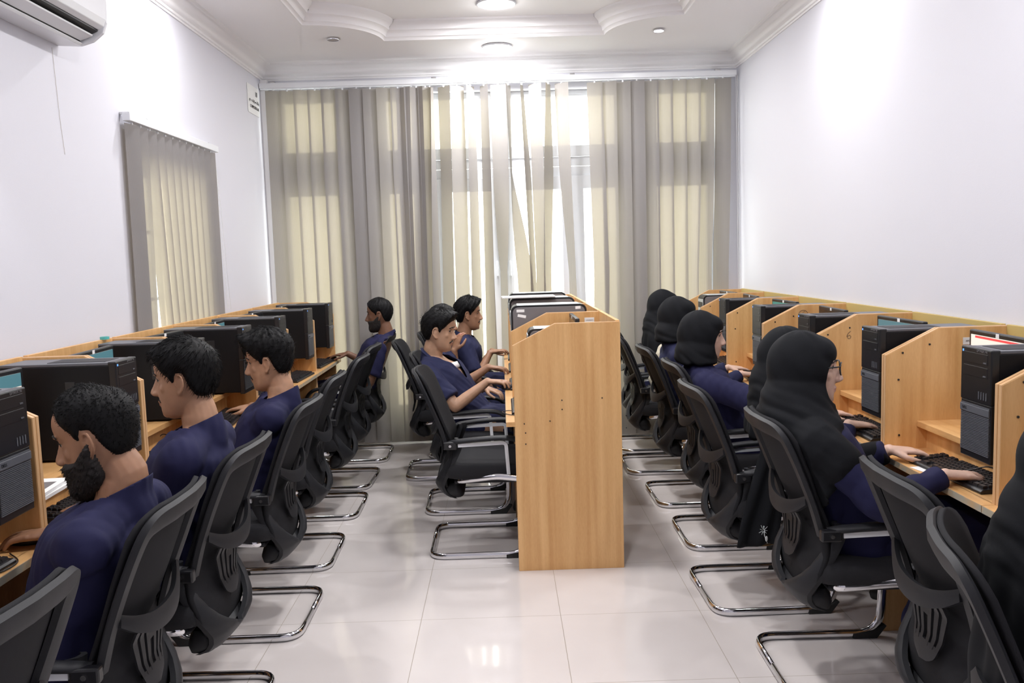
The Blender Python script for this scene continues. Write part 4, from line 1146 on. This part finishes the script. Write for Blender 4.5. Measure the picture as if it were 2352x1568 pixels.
def person(label, loc, face, ear, pitch=0, yaw=0, roll=0, skin='tan', hair=None, beard=None, cloth=None, sleeve='short', wrists=(None, None), hand_pose=('type', 'type'),
           hd=((1, 0, -.1), (1, 0, -.1)), voxel=.005, female=False, hijab=False, cape=.16, shw=.172, group=None, legs=True, fold_seed=1, hipx=0, glasses=False, v_neck=False, bulk=1.0, skirt=None, under=None, cape_kw=None, chair_at=None, hs=1.0, cape_arms=(), turn=0):
    """loc: hips on the floor plan; all targets in world coordinates"""
    rz_ = (0 if face > 0 else PI)+R(turn)
    t = thing('person', label, 'person', (loc[0], loc[1], 0), rz_, group)
    Mi = (Matrix.Translation((loc[0], loc[1], 0)) @ Matrix.Rotation(rz_, 4, 'Z')).inverted()
    E_ = Mi @ Vector(ear)
    HM = Matrix.Translation(E_) @ Matrix.Rotation(R(yaw), 4, 'Z') @ Matrix.Rotation(R(pitch), 4, 'Y') @ Matrix.Rotation(R(roll), 4, 'X') @ Matrix.Scale(hs, 4)
    NBt = HM @ Vector((-.030, 0, -.10)); NB = Vector((E_.x-.044, E_.y*.93, E_.z-.150+.02*math.sin(R(pitch))))
    SC = NB+Vector((.012, 0, -.055)); hz = .545
    P0 = Vector((0, 0, hz)); P1 = P0.lerp(SC, .33); P2 = P0.lerp(SC, .68)+Vector((.004, 0, 0)); tl = math.atan2(-(SC.x-P0.x), SC.z-P0.z)*-1
    def torso(mb, o=0.0, b=bulk):
        ell_loft(mb, [((P0.x, P0.y, hz-.075), .10*b+o, .150*b+o, 0), ((P0.x, P0.y, hz), .118*b+o, .168*b+o, tl), (P1, .110*b+o, .152*b+o, tl), (P2, .118*b+o, .168*b+o, tl),
                      (P2.lerp(SC, .6), .112*b+o, .176*b+o, tl), (SC+Vector((0, 0, -.015)), .092*b+o, .160*b+o, tl), (SC+Vector((0, 0, .028)), .062+o, .100+o, tl), (NB+Vector((.0, 0, .012)), .052+o, .062+o, 0)])
    S = [SC+Vector((0, s*shw, -.022)) for s in (1, -1)]
    body = MB(); torso(body, -.012)
    capsule(body, [NB+Vector((-.004, 0, -.03)), NB.lerp(NBt, .5), NBt, HM @ Vector((-.015, 0, -.04))], [.062*bulk, .059*bulk, .056*bulk, .054] if not female else [.056, .049, .047, .046], 18)
    add_head(body, HM, female)
    arms = []
    for k, s in enumerate((1, -1)):
        capsule(body, [NB+Vector((0, s*.03, -.035)), S[k]], [.045, .050], 14)
        if wrists[k] is None: W_ = S[k]+Vector((.33, -s*.02, -.23)); 
        else: W_ = Mi @ Vector(wrists[k])
        up_l, fo_l = .285, .245
        if (W_-S[k]).length > .52: 
            q = (W_-S[k]).length/.525; up_l *= q; fo_l *= q
        El = ik(S[k], W_, up_l, fo_l, Vector((-.25, s*.55, -1)))
        arms.append((S[k], El, W_))
        f_ = 1 if not female else .86
        capsule(body, [S[k], S[k].lerp(El, .5), El], [.052*f_, .045*f_, .037*f_], 14)
        capsule(body, [El, El.lerp(W_, .32), El.lerp(W_, .75), W_], [.037*f_, .0375*f_, .0285*f_, .0245*f_], 14)
        add_hand(body, W_, Vector(hd[k]), Vector((.1, 0, 1)), s, hand_pose[k])
    kn, an = [], []
    for s in (1, -1):
        K = Vector((.415, s*.105, .515)); A = Vector((.36, s*.125, .095)); kn.append(K); an.append(A)
        if legs:
            capsule(body, [P0+Vector((.02, s*.085, -.02)), K], [.07, .05], 12); capsule(body, [K, K.lerp(A, .35), A], [.05, .048, .033], 12)
    me = bake(body, voxel, 3, 'body')
    press(me, chair_at, loc, face, .010)
    co = get_co(me); Hi = np.array(HM.inverted()); h = co@Hi[:3, :3].T+Hi[:3, 3]
    tint = np.ones((len(co), 4)); x, y, z = h.T
    lip = np.exp(-(((z+.063)/.0085)**2+(y/.022)**2))*(x > .078)*(np.abs(z+.063) < .016)
    tint[:, :3] *= 1-lip[:, None]*np.array([.12, .38, .32])
    ca = me.color_attributes.new('tint', 'FLOAT_COLOR', 'POINT'); ca.data.foreach_set('color', tint.astype(np.float32).ravel())
    obj('body', me, SK[skin], t, smooth='all', fix=False)
    # eyes and brows
    for s in (1, -1):
        c = HM @ Vector((.0662, s*.031, .0165))
        e = obj('eye', MB().sphere((0, 0, 0), .0120, 18, 12), eye_w, t, smooth='all', loc=c)
        ir = MB().sphere((0, 0, 0), (.0032, .0068, .0062), 14, 8, HM.to_3x3().to_4x4() @ Matrix.Translation((.0098, 0, -.0015)))
        obj('iris', ir, eye_d, e, smooth='all')
        if not hijab or glasses or True:
            br = [(.0905-.0, s*.012, .0345), (.0905, s*.024, .0395), (.0845, s*.038, .0395), (.075, s*.050, .0335)]
            obj('eyebrow', MB().tube(bez(br, 4), [.0020+.0016*math.sin(PI*min(1, i/12+.12)) for i in range(13)], 6, HM), beard_m, t, smooth='all')
            ld = [(.0745, s*.018, .0175), (.0805, s*.027, .0212), (.0795, s*.036, .0205), (.0715, s*.045, .0160)]
            obj('eyelashes', MB().tube(bez(ld, 3), .0012, 5, HM), beard_m, t, smooth='all')
    if hair:
        hm = hair_mesh(hair, fold_seed).mesh('hair'); hm.transform(HM); obj('hair', hm, hair_m, t, smooth='all')
    if beard:
        bm_ = beard_mesh(**beard).mesh('beard'); bm_.transform(HM); obj('beard' if not beard.get('must_only') else 'moustache', bm_, beard_m, t, smooth='all')
    # shirt
    cm = cloth or navy_m; sh = MB(); torso(sh, .012)
    ends = []
    for k, s in enumerate((1, -1)):
        S_, El, W_ = arms[k]
        capsule(sh, [NB+Vector((-.004, s*.055, -.040)), S_+Vector((0, -s*.01, 0))], [.050, .064*bulk], 16)
        if sleeve == 'short': capsule_open(sh, [S_, S_.lerp(El, .45), S_.lerp(El, .80)], [.066, .064, .068])
        elif sleeve == 'elbow': capsule_open(sh, [S_, S_.lerp(El, .55), El+(El-S_)*.02, El.lerp(W_, .22)], [.070, .070, .066, .062])
        else: capsule_open(sh, [S_, S_.lerp(El, .5), El, El.lerp(W_, .5), El.lerp(W_, .93)], [.066, .062, .056, .047, .040])
    if skirt is None:
        for s, K in zip((1, -1), kn): capsule(sh, [P0+Vector((.03, s*.08, -.02)), P0.lerp(K, .35)+Vector((0, 0, .0))], [.098, .088], 14)
    NK = NB+Vector((-.006, 0, .052))
    if not hijab: capsule(sh, [NB+Vector((-.002, 0, -.05)), NB+Vector((-.002, 0, .0)), NB.lerp(NBt, .75)], [.080*bulk, .074*bulk, .068*bulk], 18)
    sme = bake(sh, max(voxel, .0050)*1.15, 30, 'shirt')
    folds(sme, .0048, fold_seed, .16); folds(sme, .0018, fold_seed+50, .05, (1, 1, .6))
    if not hijab:
        bm = bmesh.new(); bm.from_mesh(sme)
        near = [f for f in bm.faces if ((f.calc_center_median().x-NB.x)/.105)**2+((f.calc_center_median().y-NB.y)/.080)**2 < 1 and f.calc_center_median().z > NB.z-.050]
        g_ = near+list({e for f in near for e in f.edges})+list({v for f in near for v in f.verts})
        bmesh.ops.bisect_plane(bm, geom=g_, plane_co=(NB.x, NB.y, NB.z+.012), plane_no=(.40, 0, .917), clear_outer=True); bm.to_mesh(sme); bm.free()
    press(sme, chair_at, loc, face, .016)
    if v_neck:
        NBx = NB.copy()
        bm = bmesh.new(); bm.from_mesh(sme)
        for sg in (1, -1):
            bmesh.ops.bisect_plane(bm, geom=bm.faces[:]+bm.edges[:]+bm.verts[:], plane_co=(NBx.x, NBx.y+sg*.012, NBx.z-.135), plane_no=Vector((0, sg, -.55)).normalized())
        bm.to_mesh(sme); bm.free()
        cut(sme, lambda c: c.x > NBx.x+.012 and abs(c.y-NBx.y) < .012+.55*(c.z-(NBx.z-.135)) and c.z > NBx.z-.135 and c.x > SC.x+.03)
    o = obj('shirt', sme, cm, t, smooth='all', fix=False)
    sdm = o.modifiers.new('cloth', 'SOLIDIFY'); sdm.thickness = .0025; sdm.offset = 1
    if not hijab:
        if v_neck:
            for s in (1, -1):
                pth = [NB+Vector((-.066, s*.02, .050)), NB+Vector((-.030, s*.070, .030)), NB+Vector((.036, s*.076, -.02)), NB+Vector((.088, s*.045, -.07)), NB+Vector((.116, 0, -.140))]
                obj('collar', MB().tube(bez(pth, 4), .006, 6, prof=[(-.011, 0), (0, .0045), (.011, 0), (0, -.003)]), cm, t, smooth=True)
            un = MB(); ell_loft(un, [((NB.x+.004, NB.y, NB.z-.16), .104, .12, tl), ((NB.x+.002, NB.y, NB.z-.10), .094, .11, tl), ((NB.x, NB.y, NB.z-.055), .076, .085, tl)]); un = MB(); ell_loft(un, [(P2.lerp(SC, .3), .112*bulk+.003, .165*bulk, tl), (P2.lerp(SC, .6), .112*bulk+.003, .170*bulk, tl), (SC+Vector((0, 0, -.045)), .096*bulk+.001, .155*bulk, tl)]); obj('undershirt', un, shirt_w, t, smooth='all')
    if under:
        for k in range(2):
            S_, El, W_ = arms[k]; u_ = MB(); capsule_open(u_, [S_.lerp(El, .6), El, El.lerp(W_, .5), El.lerp(W_, .97)], [.056, .050, .042, .034]); obj('under_sleeve', u_, under, t, smooth='all')
    # lower body
    if legs:
        tr = MB()
        if skirt is None:
            for s, K, A in zip((1, -1), kn, an):
                capsule(tr, [P0+Vector((-.01, s*.080, -.02)), P0.lerp(K, .5)+Vector((0, s*.01, .005)), K], [.098, .088, .072], 14); capsule_open(tr, [K, K.lerp(A, .5), A], [.071, .066, .062])
            capsule(tr, [P0+Vector((-.02, 0, -.02)), P0+Vector((.03, 0, -.02))], [.105, .10], 14)
            tme = bake(tr, .011, 3, 'trousers'); folds(tme, .006, fold_seed+5, .10); obj('trousers', tme, cm, t, smooth='all', fix=False)
        else:
            ell_loft(tr, [((-.02, 0, hz-.09), .14, .185, 0), ((0, 0, hz+.02), .145, .185, 0), ((-.02, 0, hz+.10), .12, .16, 0)])
            for s, K, A in zip((1, -1), kn, an):
                capsule(tr, [P0+Vector((0, s*.075, -.02)), K], [.115, .095], 14); capsule_open(tr, [K, K.lerp(A, .5), A+Vector((.0, 0, -.03))], [.095, .10, .105])
            capsule(tr, [P0+Vector((.2, 0, -.02)), (kn[0]+kn[1])/2, (an[0]+an[1])/2], [.09, .09, .09], 14)
            tme = bake(tr, .012, 4, 'skirt'); folds(tme, .008, fold_seed+5, .12); obj('skirt', tme, skirt, t, smooth='all', fix=False)
        for s, A in zip((1, -1), an):
            shoe = MB(); ell_loft(shoe, [((A.x+.055, A.y, .002), .125, .046, 0), ((A.x+.055, A.y, .022), .13, .048, 0), ((A.x+.045, A.y, .05), .11, .042, 0), ((A.x+.01, A.y, .085), .06, .038, 0), ((A.x, A.y, .11), .05, .040, 0)])
            obj('shoe', shoe, foot_bk, t, smooth='all')
    if hijab:
        hj = MB()
        hj.sphere((-.026, 0, .014), (.116, .095, .128), 28, 18, HM)
        hj.sphere((-.042, 0, .026), (.085, .082, .095), 20, 14, HM)
        hj.sphere((.016, 0, .064), (.079, .076, .060), 20, 14, HM)
        hj.sphere((.0, 0, -.060), (.092, .088, .075), 24, 14, HM)
        a_, b_ = HM @ Vector((-.030, 0, -.03)), NB
        c1 = lambda u, dx: a_.lerp(b_, u)+Vector((dx, 0, 0))
        rs = [(c1(0, -.004), .100, .094, R(pitch)*.5), (c1(.3, -.008), .112, .106, R(pitch)*.4), (c1(.6, -.006), .120, .124, R(pitch)*.3), (c1(.9, .0), .127, .150, 0)]
        if cape > .06: rs += [(SC+Vector((-.002, 0, .022)), .136, .186, tl*.5), (SC+Vector((.0, 0, -.03)), .144, .212, tl), (SC+Vector((.004, 0, -cape*.6)), .150, .232, tl), (SC+Vector((.010, 0, -cape)), .158, .240, tl)]
        else: rs = rs[:2]+[(c1(.60, -.004), .110, .112, 0), (c1(.88, .0), .104, .116, 0)]
        ell_loft(hj, rs, 32, None, 2.1)
        for k, s in enumerate((1, -1)):
            S_, El, W_ = arms[k]; capsule(hj, [SC+Vector((0, s*.08, .0)), S_+Vector((0, 0, .004)), S_.lerp(El, .30)], [.075, .078, .080] if cape > .06 else [.02, .02, .02], 14) if cape > .06 else None
        for k in cape_arms:
            S_, El, W_ = arms[k]; capsule_open(hj, [S_, S_.lerp(El, .5), El, El.lerp(W_, .5), El.lerp(W_, .95)], [.085, .080, .070, .058, .045])
        hme = bake(hj, max(voxel, .005)*1.2, 14, 'hijab')
        HMi = HM.inverted()
        co, no = get_co(hme), get_no(hme); zr = co[:, 2]; q = np.arctan2(co[:, 1]-E_.y, co[:, 0]-E_.x+.03)
        neck = np.exp(-((zr-(E_.z-.13))/.075)**2); low = np.clip((E_.z-.16-zr)/.10, 0, 1)
        ph = 2*PI*(zr*13+co[:, 0]*7.5+.25*np.sin(q*2+fold_seed))
        v = neck*(.0030*np.sin(ph+.8*np.sin(q*3))+.0014*np.sin(ph*1.9+q*2)) + low*(.0055*np.sin(q*7+zr*9+fold_seed)+.003*np.sin(q*13-zr*14))
        v += .0012*np.sin(ph*.6+q*5)
        set_co(hme, co+no*v[:, None])
        press(hme, chair_at, loc, face, .022)
        def op(c):
            q = HMi @ c
            return q.x > .040 and ((q.x-.112)/.062)**2+((q.z+.034)/.088)**2 < 1 or (q.x > .06 and (q.y/.062)**2+((q.z+.034)/.086)**2 < 1)
        cut(hme, op)
        o = obj('hijab', hme, hijab_m, t, smooth='all', fix=False)
        sdm = o.modifiers.new('cloth', 'SOLIDIFY'); sdm.thickness = .003; sdm.offset = 1
        rim = []
        # band of cloth around the face opening
    if glasses:
        g = MB()
        for s in (1, -1):
            cy = s*.0335
            g.tube([(.106-.008*abs(math.cos(a))*(1 if math.cos(a)*s > 0 else 0), cy+.026*math.cos(a)*1.02, .012+.0215*math.sin(a)) for a in np.linspace(0, 2*PI, 25)[:-1]], .0023, 8, HM, closed=True)
            g.tube([(.100, s*.060, .022), (.060, s*.074, .020)], .0026, 8, HM)
        g.tube([(.106, -.008, .016), (.109, 0, .019), (.106, .008, .016)], .0022, 8, HM)
        obj('glasses', g, black_gl, t, smooth='all')
    return t
def capsule_open(mb, pts, rad, n=18):
    P = bez(pts, 4) if len(pts) > 2 else [Vector(p) for p in pts]; m = len(pts); r = []
    for i in range(len(P)):
        u = i/(len(P)-1)*(m-1); k = min(int(u), m-2); r.append(rad[k]+(rad[k+1]-rad[k])*(u-k))
    mb.tube(P, r, n); mb.sphere(P[0], r[0], n, 8)

G1, G2, G3 = 'men in navy scrubs at the left carrels', 'men in navy scrubs at the middle carrels', 'women in black headscarves at the right carrels'
person('bearded man with short dark hair in navy scrubs looking down at his keyboard', (-1.18, 2.23), -1, (-1.058, 2.22, 1.106), pitch=14, yaw=4, hs=1.04, skin='brown',
       hair=dict(top=.012, side=.004, fringe=-.009, rough=.3, thin=.8, strands=2600, len=.007, lift=.35, line=.026), beard=dict(th=.013, strands=900), sleeve='elbow', voxel=.0038, bulk=1.08, shw=.185,
       wrists=((-1.33, 2.47, .785), (-1.335, 2.78, .775)), hand_pose=('mouse', 'type'), hd=((1, .12, -.06), (1, .1, -.06)), group=G1, chair_at=-1.15, fold_seed=2)
person('young man with straight black hair in navy scrubs, second nearest man on the left', (-1.18, 2.86), -1, (-1.062, 2.86, 1.165), pitch=4, yaw=3, skin='tan',
       hair=dict(top=.022, side=.015, fringe=.006, rough=.10, mess=.07, strands=1500, len=.028, flow=(.5, 0, -.8), lift=.0), beard=dict(th=.0030, must_only=True), voxel=.0038,
       wrists=((-1.34, 3.00, .78), (-1.33, 3.44, .780)), hd=((1, 0, -.08), (1, -.15, -.08)), group=G1, chair_at=-1.15, fold_seed=4)
person('young man with swept-up black fringe and thin moustache in navy scrubs on the left', (-1.19, 3.80), -1, (-1.052, 3.86, 1.100), pitch=7, yaw=2, skin='tan',
       hair=dict(top=.034, side=.012, fringe=.024, rough=.22, strands=1200, len=.026, flow=(.8, .2, -.2), lift=.16), beard=dict(th=.0042, must_only=True), voxel=.0042,
       wrists=((-1.32, 4.0, .78), (-1.33, 4.50, .800)), hand_pose=('type', 'mouse'), hd=((1, 0, -.05), (1, -.22, -.12)), group=G1, chair_at=-1.15, fold_seed=6)
person('man in navy scrubs leaning forward, mostly hidden behind the man with swept-up fringe', (-1.19, 4.55), -1, (-1.27, 4.60, 1.02), pitch=20, skin='tan',
       hair=dict(top=.02, side=.01, rough=.2), voxel=.007, wrists=((-1.36, 4.6, .78), (-1.36, 4.95, .78)), group=G1, chair_at=-1.15, fold_seed=8)
person('bearded man with short black hair in navy scrubs sitting alone at the back left', (-1.17, 6.74), -1, (-.955, 6.70, 1.115), pitch=3, skin='dark',
       hair=dict(top=.012, side=.007, rough=.25, strands=300, len=.008), beard=dict(th=.006), voxel=.005, wrists=((-1.23, 6.6, .66), (-1.26, 6.94, .800)), hand_pose=('flat', 'mouse'), hd=((1, 0, -.05), (1, -.05, -.1)), group=G1, chair_at=-1.15, fold_seed=10)
person('young man with black hair and white undershirt at his v-neck, nearest in the middle row', (-.215, 5.36), 1, (-.402, 5.35, 1.088), turn=-16, pitch=6, yaw=9, skin='olive',
       hair=dict(top=.022, side=.013, fringe=.020, rough=.2, strands=900, len=.026, flow=(.8, 0, -.5), lift=.15), beard=dict(th=.0030, must_only=True), cloth=navy_dk, voxel=.0042, v_neck=True,
       wrists=((-.13, 5.55, .70), (-.105, 5.17, .795)), hd=((1, -.1, -.3), (1, .05, .0)), group=G2, chair_at=-0.255, fold_seed=12)
person('half hidden man in navy scrubs in the middle row, hand raised to his chin', (-.43, 6.14), 1, (-.438, 6.12, 1.085), pitch=8, skin='brown',
       hair=dict(top=.010, side=.005, rough=.3, line=.01), cloth=navy_dk, voxel=.005, wrists=((-.355, 6.10, .89), (-.11, 5.85, .795)), hd=((.35, .2, 1), (1, -.05, -.1)), hand_pose=('type', 'type'), group=G2, chair_at=-0.47, fold_seed=14)
person('young man with wavy black hair and moustache in navy scrubs, farthest in the middle row', (-.31, 6.84), 1, (-.275, 6.86, 1.085), pitch=0, skin='brown',
       hair=dict(top=.026, side=.017, fringe=.012, rough=.3, strands=700, len=.022, lift=.35), beard=dict(th=.0045, must_only=True), cloth=navy_dk, voxel=.005, v_neck=False,
       wrists=((-.10, 7.0, .78), (-.11, 6.70, .80)), hd=((1, 0, -.05), (1, .05, .15)), group=G2, chair_at=-0.35, fold_seed=16)

robe = navy_m
w1 = person('woman in black glasses and black headscarf over a navy robe, typing with both hands', (1.235, 3.02), 1, (1.070, 3.01, 1.112), pitch=0, yaw=-14, skin='fair', cloth=navy_m, sleeve='long',
       female=True, hijab=True, cape=.19, shw=.168, voxel=.004, bulk=1.12, cape_arms=(0,), glasses=True, wrists=((1.425, 3.15, .785), (1.455, 2.80, .780)), hd=((1, -.15, -.05), (1, -.10, -.05)), skirt=navy_m, group=G3, chair_at=1.20, fold_seed=20)
w2 = person('woman in a long black shawl hanging to knee height, behind the woman in glasses', (1.29, 3.78), 1, (1.240, 3.72, 1.060), pitch=14, yaw=0, skin='fair', cloth=navy_m, sleeve='long',
       female=True, hijab=True, cape=.10, shw=.16, voxel=.006, wrists=((1.46, 3.9, .79), (1.46, 3.62, .79)), skirt=hijab_m, group=G3, chair_at=1.11, fold_seed=22)
w3 = person('woman in black headscarf and navy top reaching to the right with a dark under-sleeve', (1.23, 4.56), 1, (1.065, 4.56, 1.085), pitch=4, yaw=-8, skin='fair', cloth=navy_m, sleeve='elbow',
       female=True, hijab=True, cape=.03, shw=.17, voxel=.0055, wrists=((1.44, 4.70, .79), (1.38, 4.28, .985)), under=hijab_m, skirt=navy_m, group=G3, chair_at=1.18, fold_seed=24)
w4 = person('woman in black headscarf and faded navy top seen in profile near the back right', (1.21, 5.38), 1, (1.100, 5.36, 1.122), pitch=4, yaw=-30, skin='fair', cloth=navy_dk, sleeve='long',
       female=True, hijab=True, cape=.03, shw=.155, voxel=.006, wrists=((1.44, 5.5, .79), (1.44, 5.2, .79)), skirt=navy_m, group=G3, chair_at=1.16, fold_seed=26)
w5 = person('woman in black headscarf at the far back right, mostly hidden behind the profile woman', (1.26, 6.76), 1, (1.255, 6.66, 1.110), pitch=6, skin='fair', cloth=navy_m, sleeve='long',
       female=True, hijab=True, cape=.20, shw=.155, voxel=.007, wrists=((1.46, 6.8, .79), (1.46, 6.5, .79)), skirt=navy_m, group=G3, chair_at=1.15, fold_seed=28)
w0 = person('person in black cloth cut off by the right edge of the picture, nearest the camera', (1.18, 1.63), 1, (1.125, 1.61, 1.10), pitch=12, skin='fair', cloth=hijab_m, sleeve='long',
       female=True, hijab=True, cape=.34, shw=.17, voxel=.006, bulk=1.15, wrists=((1.55, 1.95, .79), (1.55, 1.5, .79)), skirt=navy_m, group=G3, fold_seed=30)
# ---------------------------------------------------------------- small things
mice = [((-1.345-.085, 2.505-.0, ZD), 180, 'black wired mouse under the left hand of the nearest bearded man'), ((-1.455, 4.62, ZD), 165, 'black mouse under the hand of the man with swept-up fringe'),
        ((-1.435, 5.36, ZD), 175, 'black mouse on the clear film in the fifth left carrel'), ((-1.40, 6.98, ZD), 180, 'black mouse under the hand of the man sitting alone'), ((.025, 5.16, ZD), 0, 'black mouse under the hand of the nearest man in the middle row')]
for k, (p, a, lb) in enumerate(mice):
    m_ = MS if k == 0 else copy_tree(MS)
    m_.location = p; m_.rotation_euler = (0, 0, R(a)); m_['label'] = lb; m_['group'] = 'mice on the desktops'
def cable(pts, lb, r=.0022, nm='cable'):
    return tag(obj(nm, MB().tube(bez(pts, 6), r, 6), black_gl, smooth='all'), lb, 'cable')
cable([(-1.42, 2.40, ZD+.004), (-1.36, 2.33, ZD+.003), (-1.37, 2.24, ZD+.003), (-1.46, 2.20, ZD+.003), (-1.55, 2.24, ZD+.003)], 'thin black mouse cable looping on the nearest left desktop')
cable([(-1.47, 3.95, ZD+.003), (-1.50, 3.90, ZD+.012), (-1.545, 3.85, ZD+.05), (-1.556, 3.80, ZD+.02), (-1.50, 3.72, ZD+.004), (-1.55, 3.66, ZD+.003)], 'black cable hanging from the shelf behind the straight-haired young man')
cable([(1.545, 2.85, ZD+.030), (1.60, 2.80, ZD+.055), (1.625, 2.76, ZD+.035), (1.60, 2.72, ZD+.035), (1.56, 2.70, ZD+.031)], 'black cable lying across the keyboard of the woman in glasses')
cable([(.065, 4.36, ZD+.003), (.02, 4.42, ZD+.004), (-.02, 4.38, ZD+.004), (.02, 4.30, ZD+.004), (.07, 4.29, ZD+.003)], 'small loop of black cable on the near middle desktop')
def sheets(nm, x, y, z, w_, d_, n, lb, cat, rz=0, th=.006):
    t = thing(nm, lb, cat, (x, y, z), R(rz))
    for k in range(n):
        obj('book_block', MB().box(-w_/2, w_/2, -d_/2, d_/2, k*th, (k+1)*th-.0006), white_m, t, rot=(0, 0, R(3*k)))
    return t
b1 = sheets('booklet', -1.50, 2.66, ZS, .15, .20, 1, 'upper white booklet with dark printed cover on the shelf by the nearest bearded man', 'booklet', 6, .010)
b1.location = (-1.485, 2.655, ZS+.0115)
obj('cover_print', MB().box(-.055, .055, -.08, .05, .0095, .0100), towerside, b1)
b2 = sheets('booklet', -1.478, 2.66, ZS, .15, .20, 1, 'lower white booklet of the pair on the shelf by the nearest bearded man', 'booklet', 3, .011)
# spiral notebook lying on the towers of the middle row
nb = thing('spiral_notebook', 'white spiral notebook lying on top of the grey middle-row towers', 'notebook', (.15, 5.80, ZS+.405+.006), R(2))
obj('pages', MB().box(-.155, .20, -.10, .10, 0, .008), white_m, nb, bevel=.001)
sp = MB()
for k in range(26):
    x_ = -.15+k*.0118; sp.tube([(x_, -.101+.007*math.cos(a), .004+.007*math.sin(a)) for a in np.linspace(0, 2*PI, 11)[:-1]], .0011, 5, closed=True)
obj('spiral_wire', sp, alu_m, nb)
# cream bag on a chair seat
bag = thing('shoulder_bag', 'crumpled cream cloth bag on the seat of a back right chair', 'bag', (1.17, 6.10, .485))
bb = MB(); bb.sphere((0, -.02, .16), (.13, .17, .17), 24, 16); bb.sphere((-.04, -.05, .30), (.07, .10, .08), 20, 12); bb.sphere((.03, .08, .07), (.12, .12, .08), 20, 12)
bme = bake(bb, .012, 3, 'bag_body'); folds(bme, .016, 5, .09, (1, 1, 1)); 
co_ = get_co(bme); co_[:, 2] = np.maximum(co_[:, 2], .002); set_co(bme, co_)
obj('bag_body', bme, cream_m, bag, smooth='all', fix=False)
st_ = MB().tube(bez([(-.06, -.10, .34), (-.09, -.14, .26), (-.10, -.15, .12), (-.06, -.17, .05), (.02, -.17, .10)], 6), .009, 8); obj('strap', st_, cream_m, bag, smooth='all')
# phone on the shelf by the woman in glasses, clear film, teal tape, pens
tag(obj('phone', MB().box(-.07, .07, -.035, .035, 0, .009), slot_m, bevel=.003, loc=(1.70, 2.80+.02, ZS)), 'dark phone lying on the shelf beside the nearer right tower', 'phone')
tag(obj('printed_card', MB().box(-.06, .06, -.04, .04, 0, .0008), white_m, loc=(1.515, 3.01, ZD), rot=(0, 0, R(12))), 'white printed card on the desk between the hands of the woman in glasses', 'card')
film = mat('clear_film', (.75, .76, .78), .15)
tag(obj('plastic_film', MB().box(-.05, .05, -.06, .06, 0, .0008), film, loc=(-1.405, 5.28, ZD), rot=(0, 0, R(20))), 'crinkled clear plastic film on the fifth left desktop', 'film')
teal = mat('teal_tape', (.10, .45, .42), .5)
tr_ = MB()
rs = [[(.020*math.cos(a)*k, .020*math.sin(a)*k, z) for a in np.linspace(0, 2*PI, 25)[:-1]] for k, z in ((1, 0), (1, .012), (.7, .012), (.7, 0))]
tr_.rings(rs, closed=True, caps=False)
tag(obj('tape_roll', tr_, teal, loc=(LX-.452+.02, 3.95, PH+.0065)), 'small teal tape roll on the back board edge along the left wall', 'tape roll')
p1_ = [o for o in bpy.data.objects if o.name.startswith('person') and o.get('label', '').startswith('bearded man with short dark hair in navy scrubs looking')][0]
for k, (lb, a, b, m_) in enumerate((('blue and white pen clipped in the sleeve pocket of the nearest bearded man', (-1.02, 1.968, .80), (-1.045, 1.962, .765), MATS['blue_led']), ('clear pen in the sleeve pocket of the nearest bearded man, lower on his arm', (-1.075, 1.955, .745), (-1.115, 1.955, .700), silver_m))):
    pen = MB().tube([a, b], .0042, 8)
    tag(obj('pen', pen, m_ if k else mat('pen_blue', (.08, .35, .75), .3)), lb, 'pen')
# long shawl end hanging beside the second woman
sw = MB(); rs = []
for i, z in enumerate(np.linspace(.92, .315, 26)):
    f = i/25; ring = []
    cx_, cy_, w_ = 1.135-.11*f, 3.475+.01*f, .035+.050*min(1, f*1.2)
    for side in (1, -1):
        for k in range(13):
            u = (k/12*2-1)*side; ring.append((cx_+u*w_, cy_+.010*math.sin(u*6+f*4)*(.4+f)+side*.0015, z+.006*math.sin(u*3)*f))
    rs.append(ring)
sw.rings(rs); sho = obj('shawl', sw, hijab_m, None, smooth='all')
pw = [o for o in bpy.data.objects if o.get('label', '').startswith('woman in a long black shawl')][0]
sho.parent = pw; sho.matrix_parent_inverse = (Matrix.Translation(pw.location) @ Matrix.Rotation(pw.rotation_euler.z, 4, 'Z')).inverted()
em = MB(); c0 = Vector((1.050, 3.468, .385))
for k in range(9):
    a = 2*PI*k/9; L_ = .020+.006*(k % 2)
    em.tube([c0+Vector((.004*math.cos(a), 0, .004*math.sin(a))), c0+Vector((L_*math.cos(a)*.8, -.001, L_*math.sin(a)))], .0011, 5)
em.tube([c0+Vector((0, 0, .02)), c0+Vector((.006, -.001, -.03)), c0+Vector((.016, -.001, -.055))], .0012, 5)
em.sphere(tuple(c0+Vector((.012, -.001, -.035))), (.006, .002, .012), 10, 6)
e_o = obj('embroidery', em, silver_m, sho, smooth='all'); e_o.matrix_parent_inverse = Matrix.Identity(4)
e_o.location = (0, 0, 0)
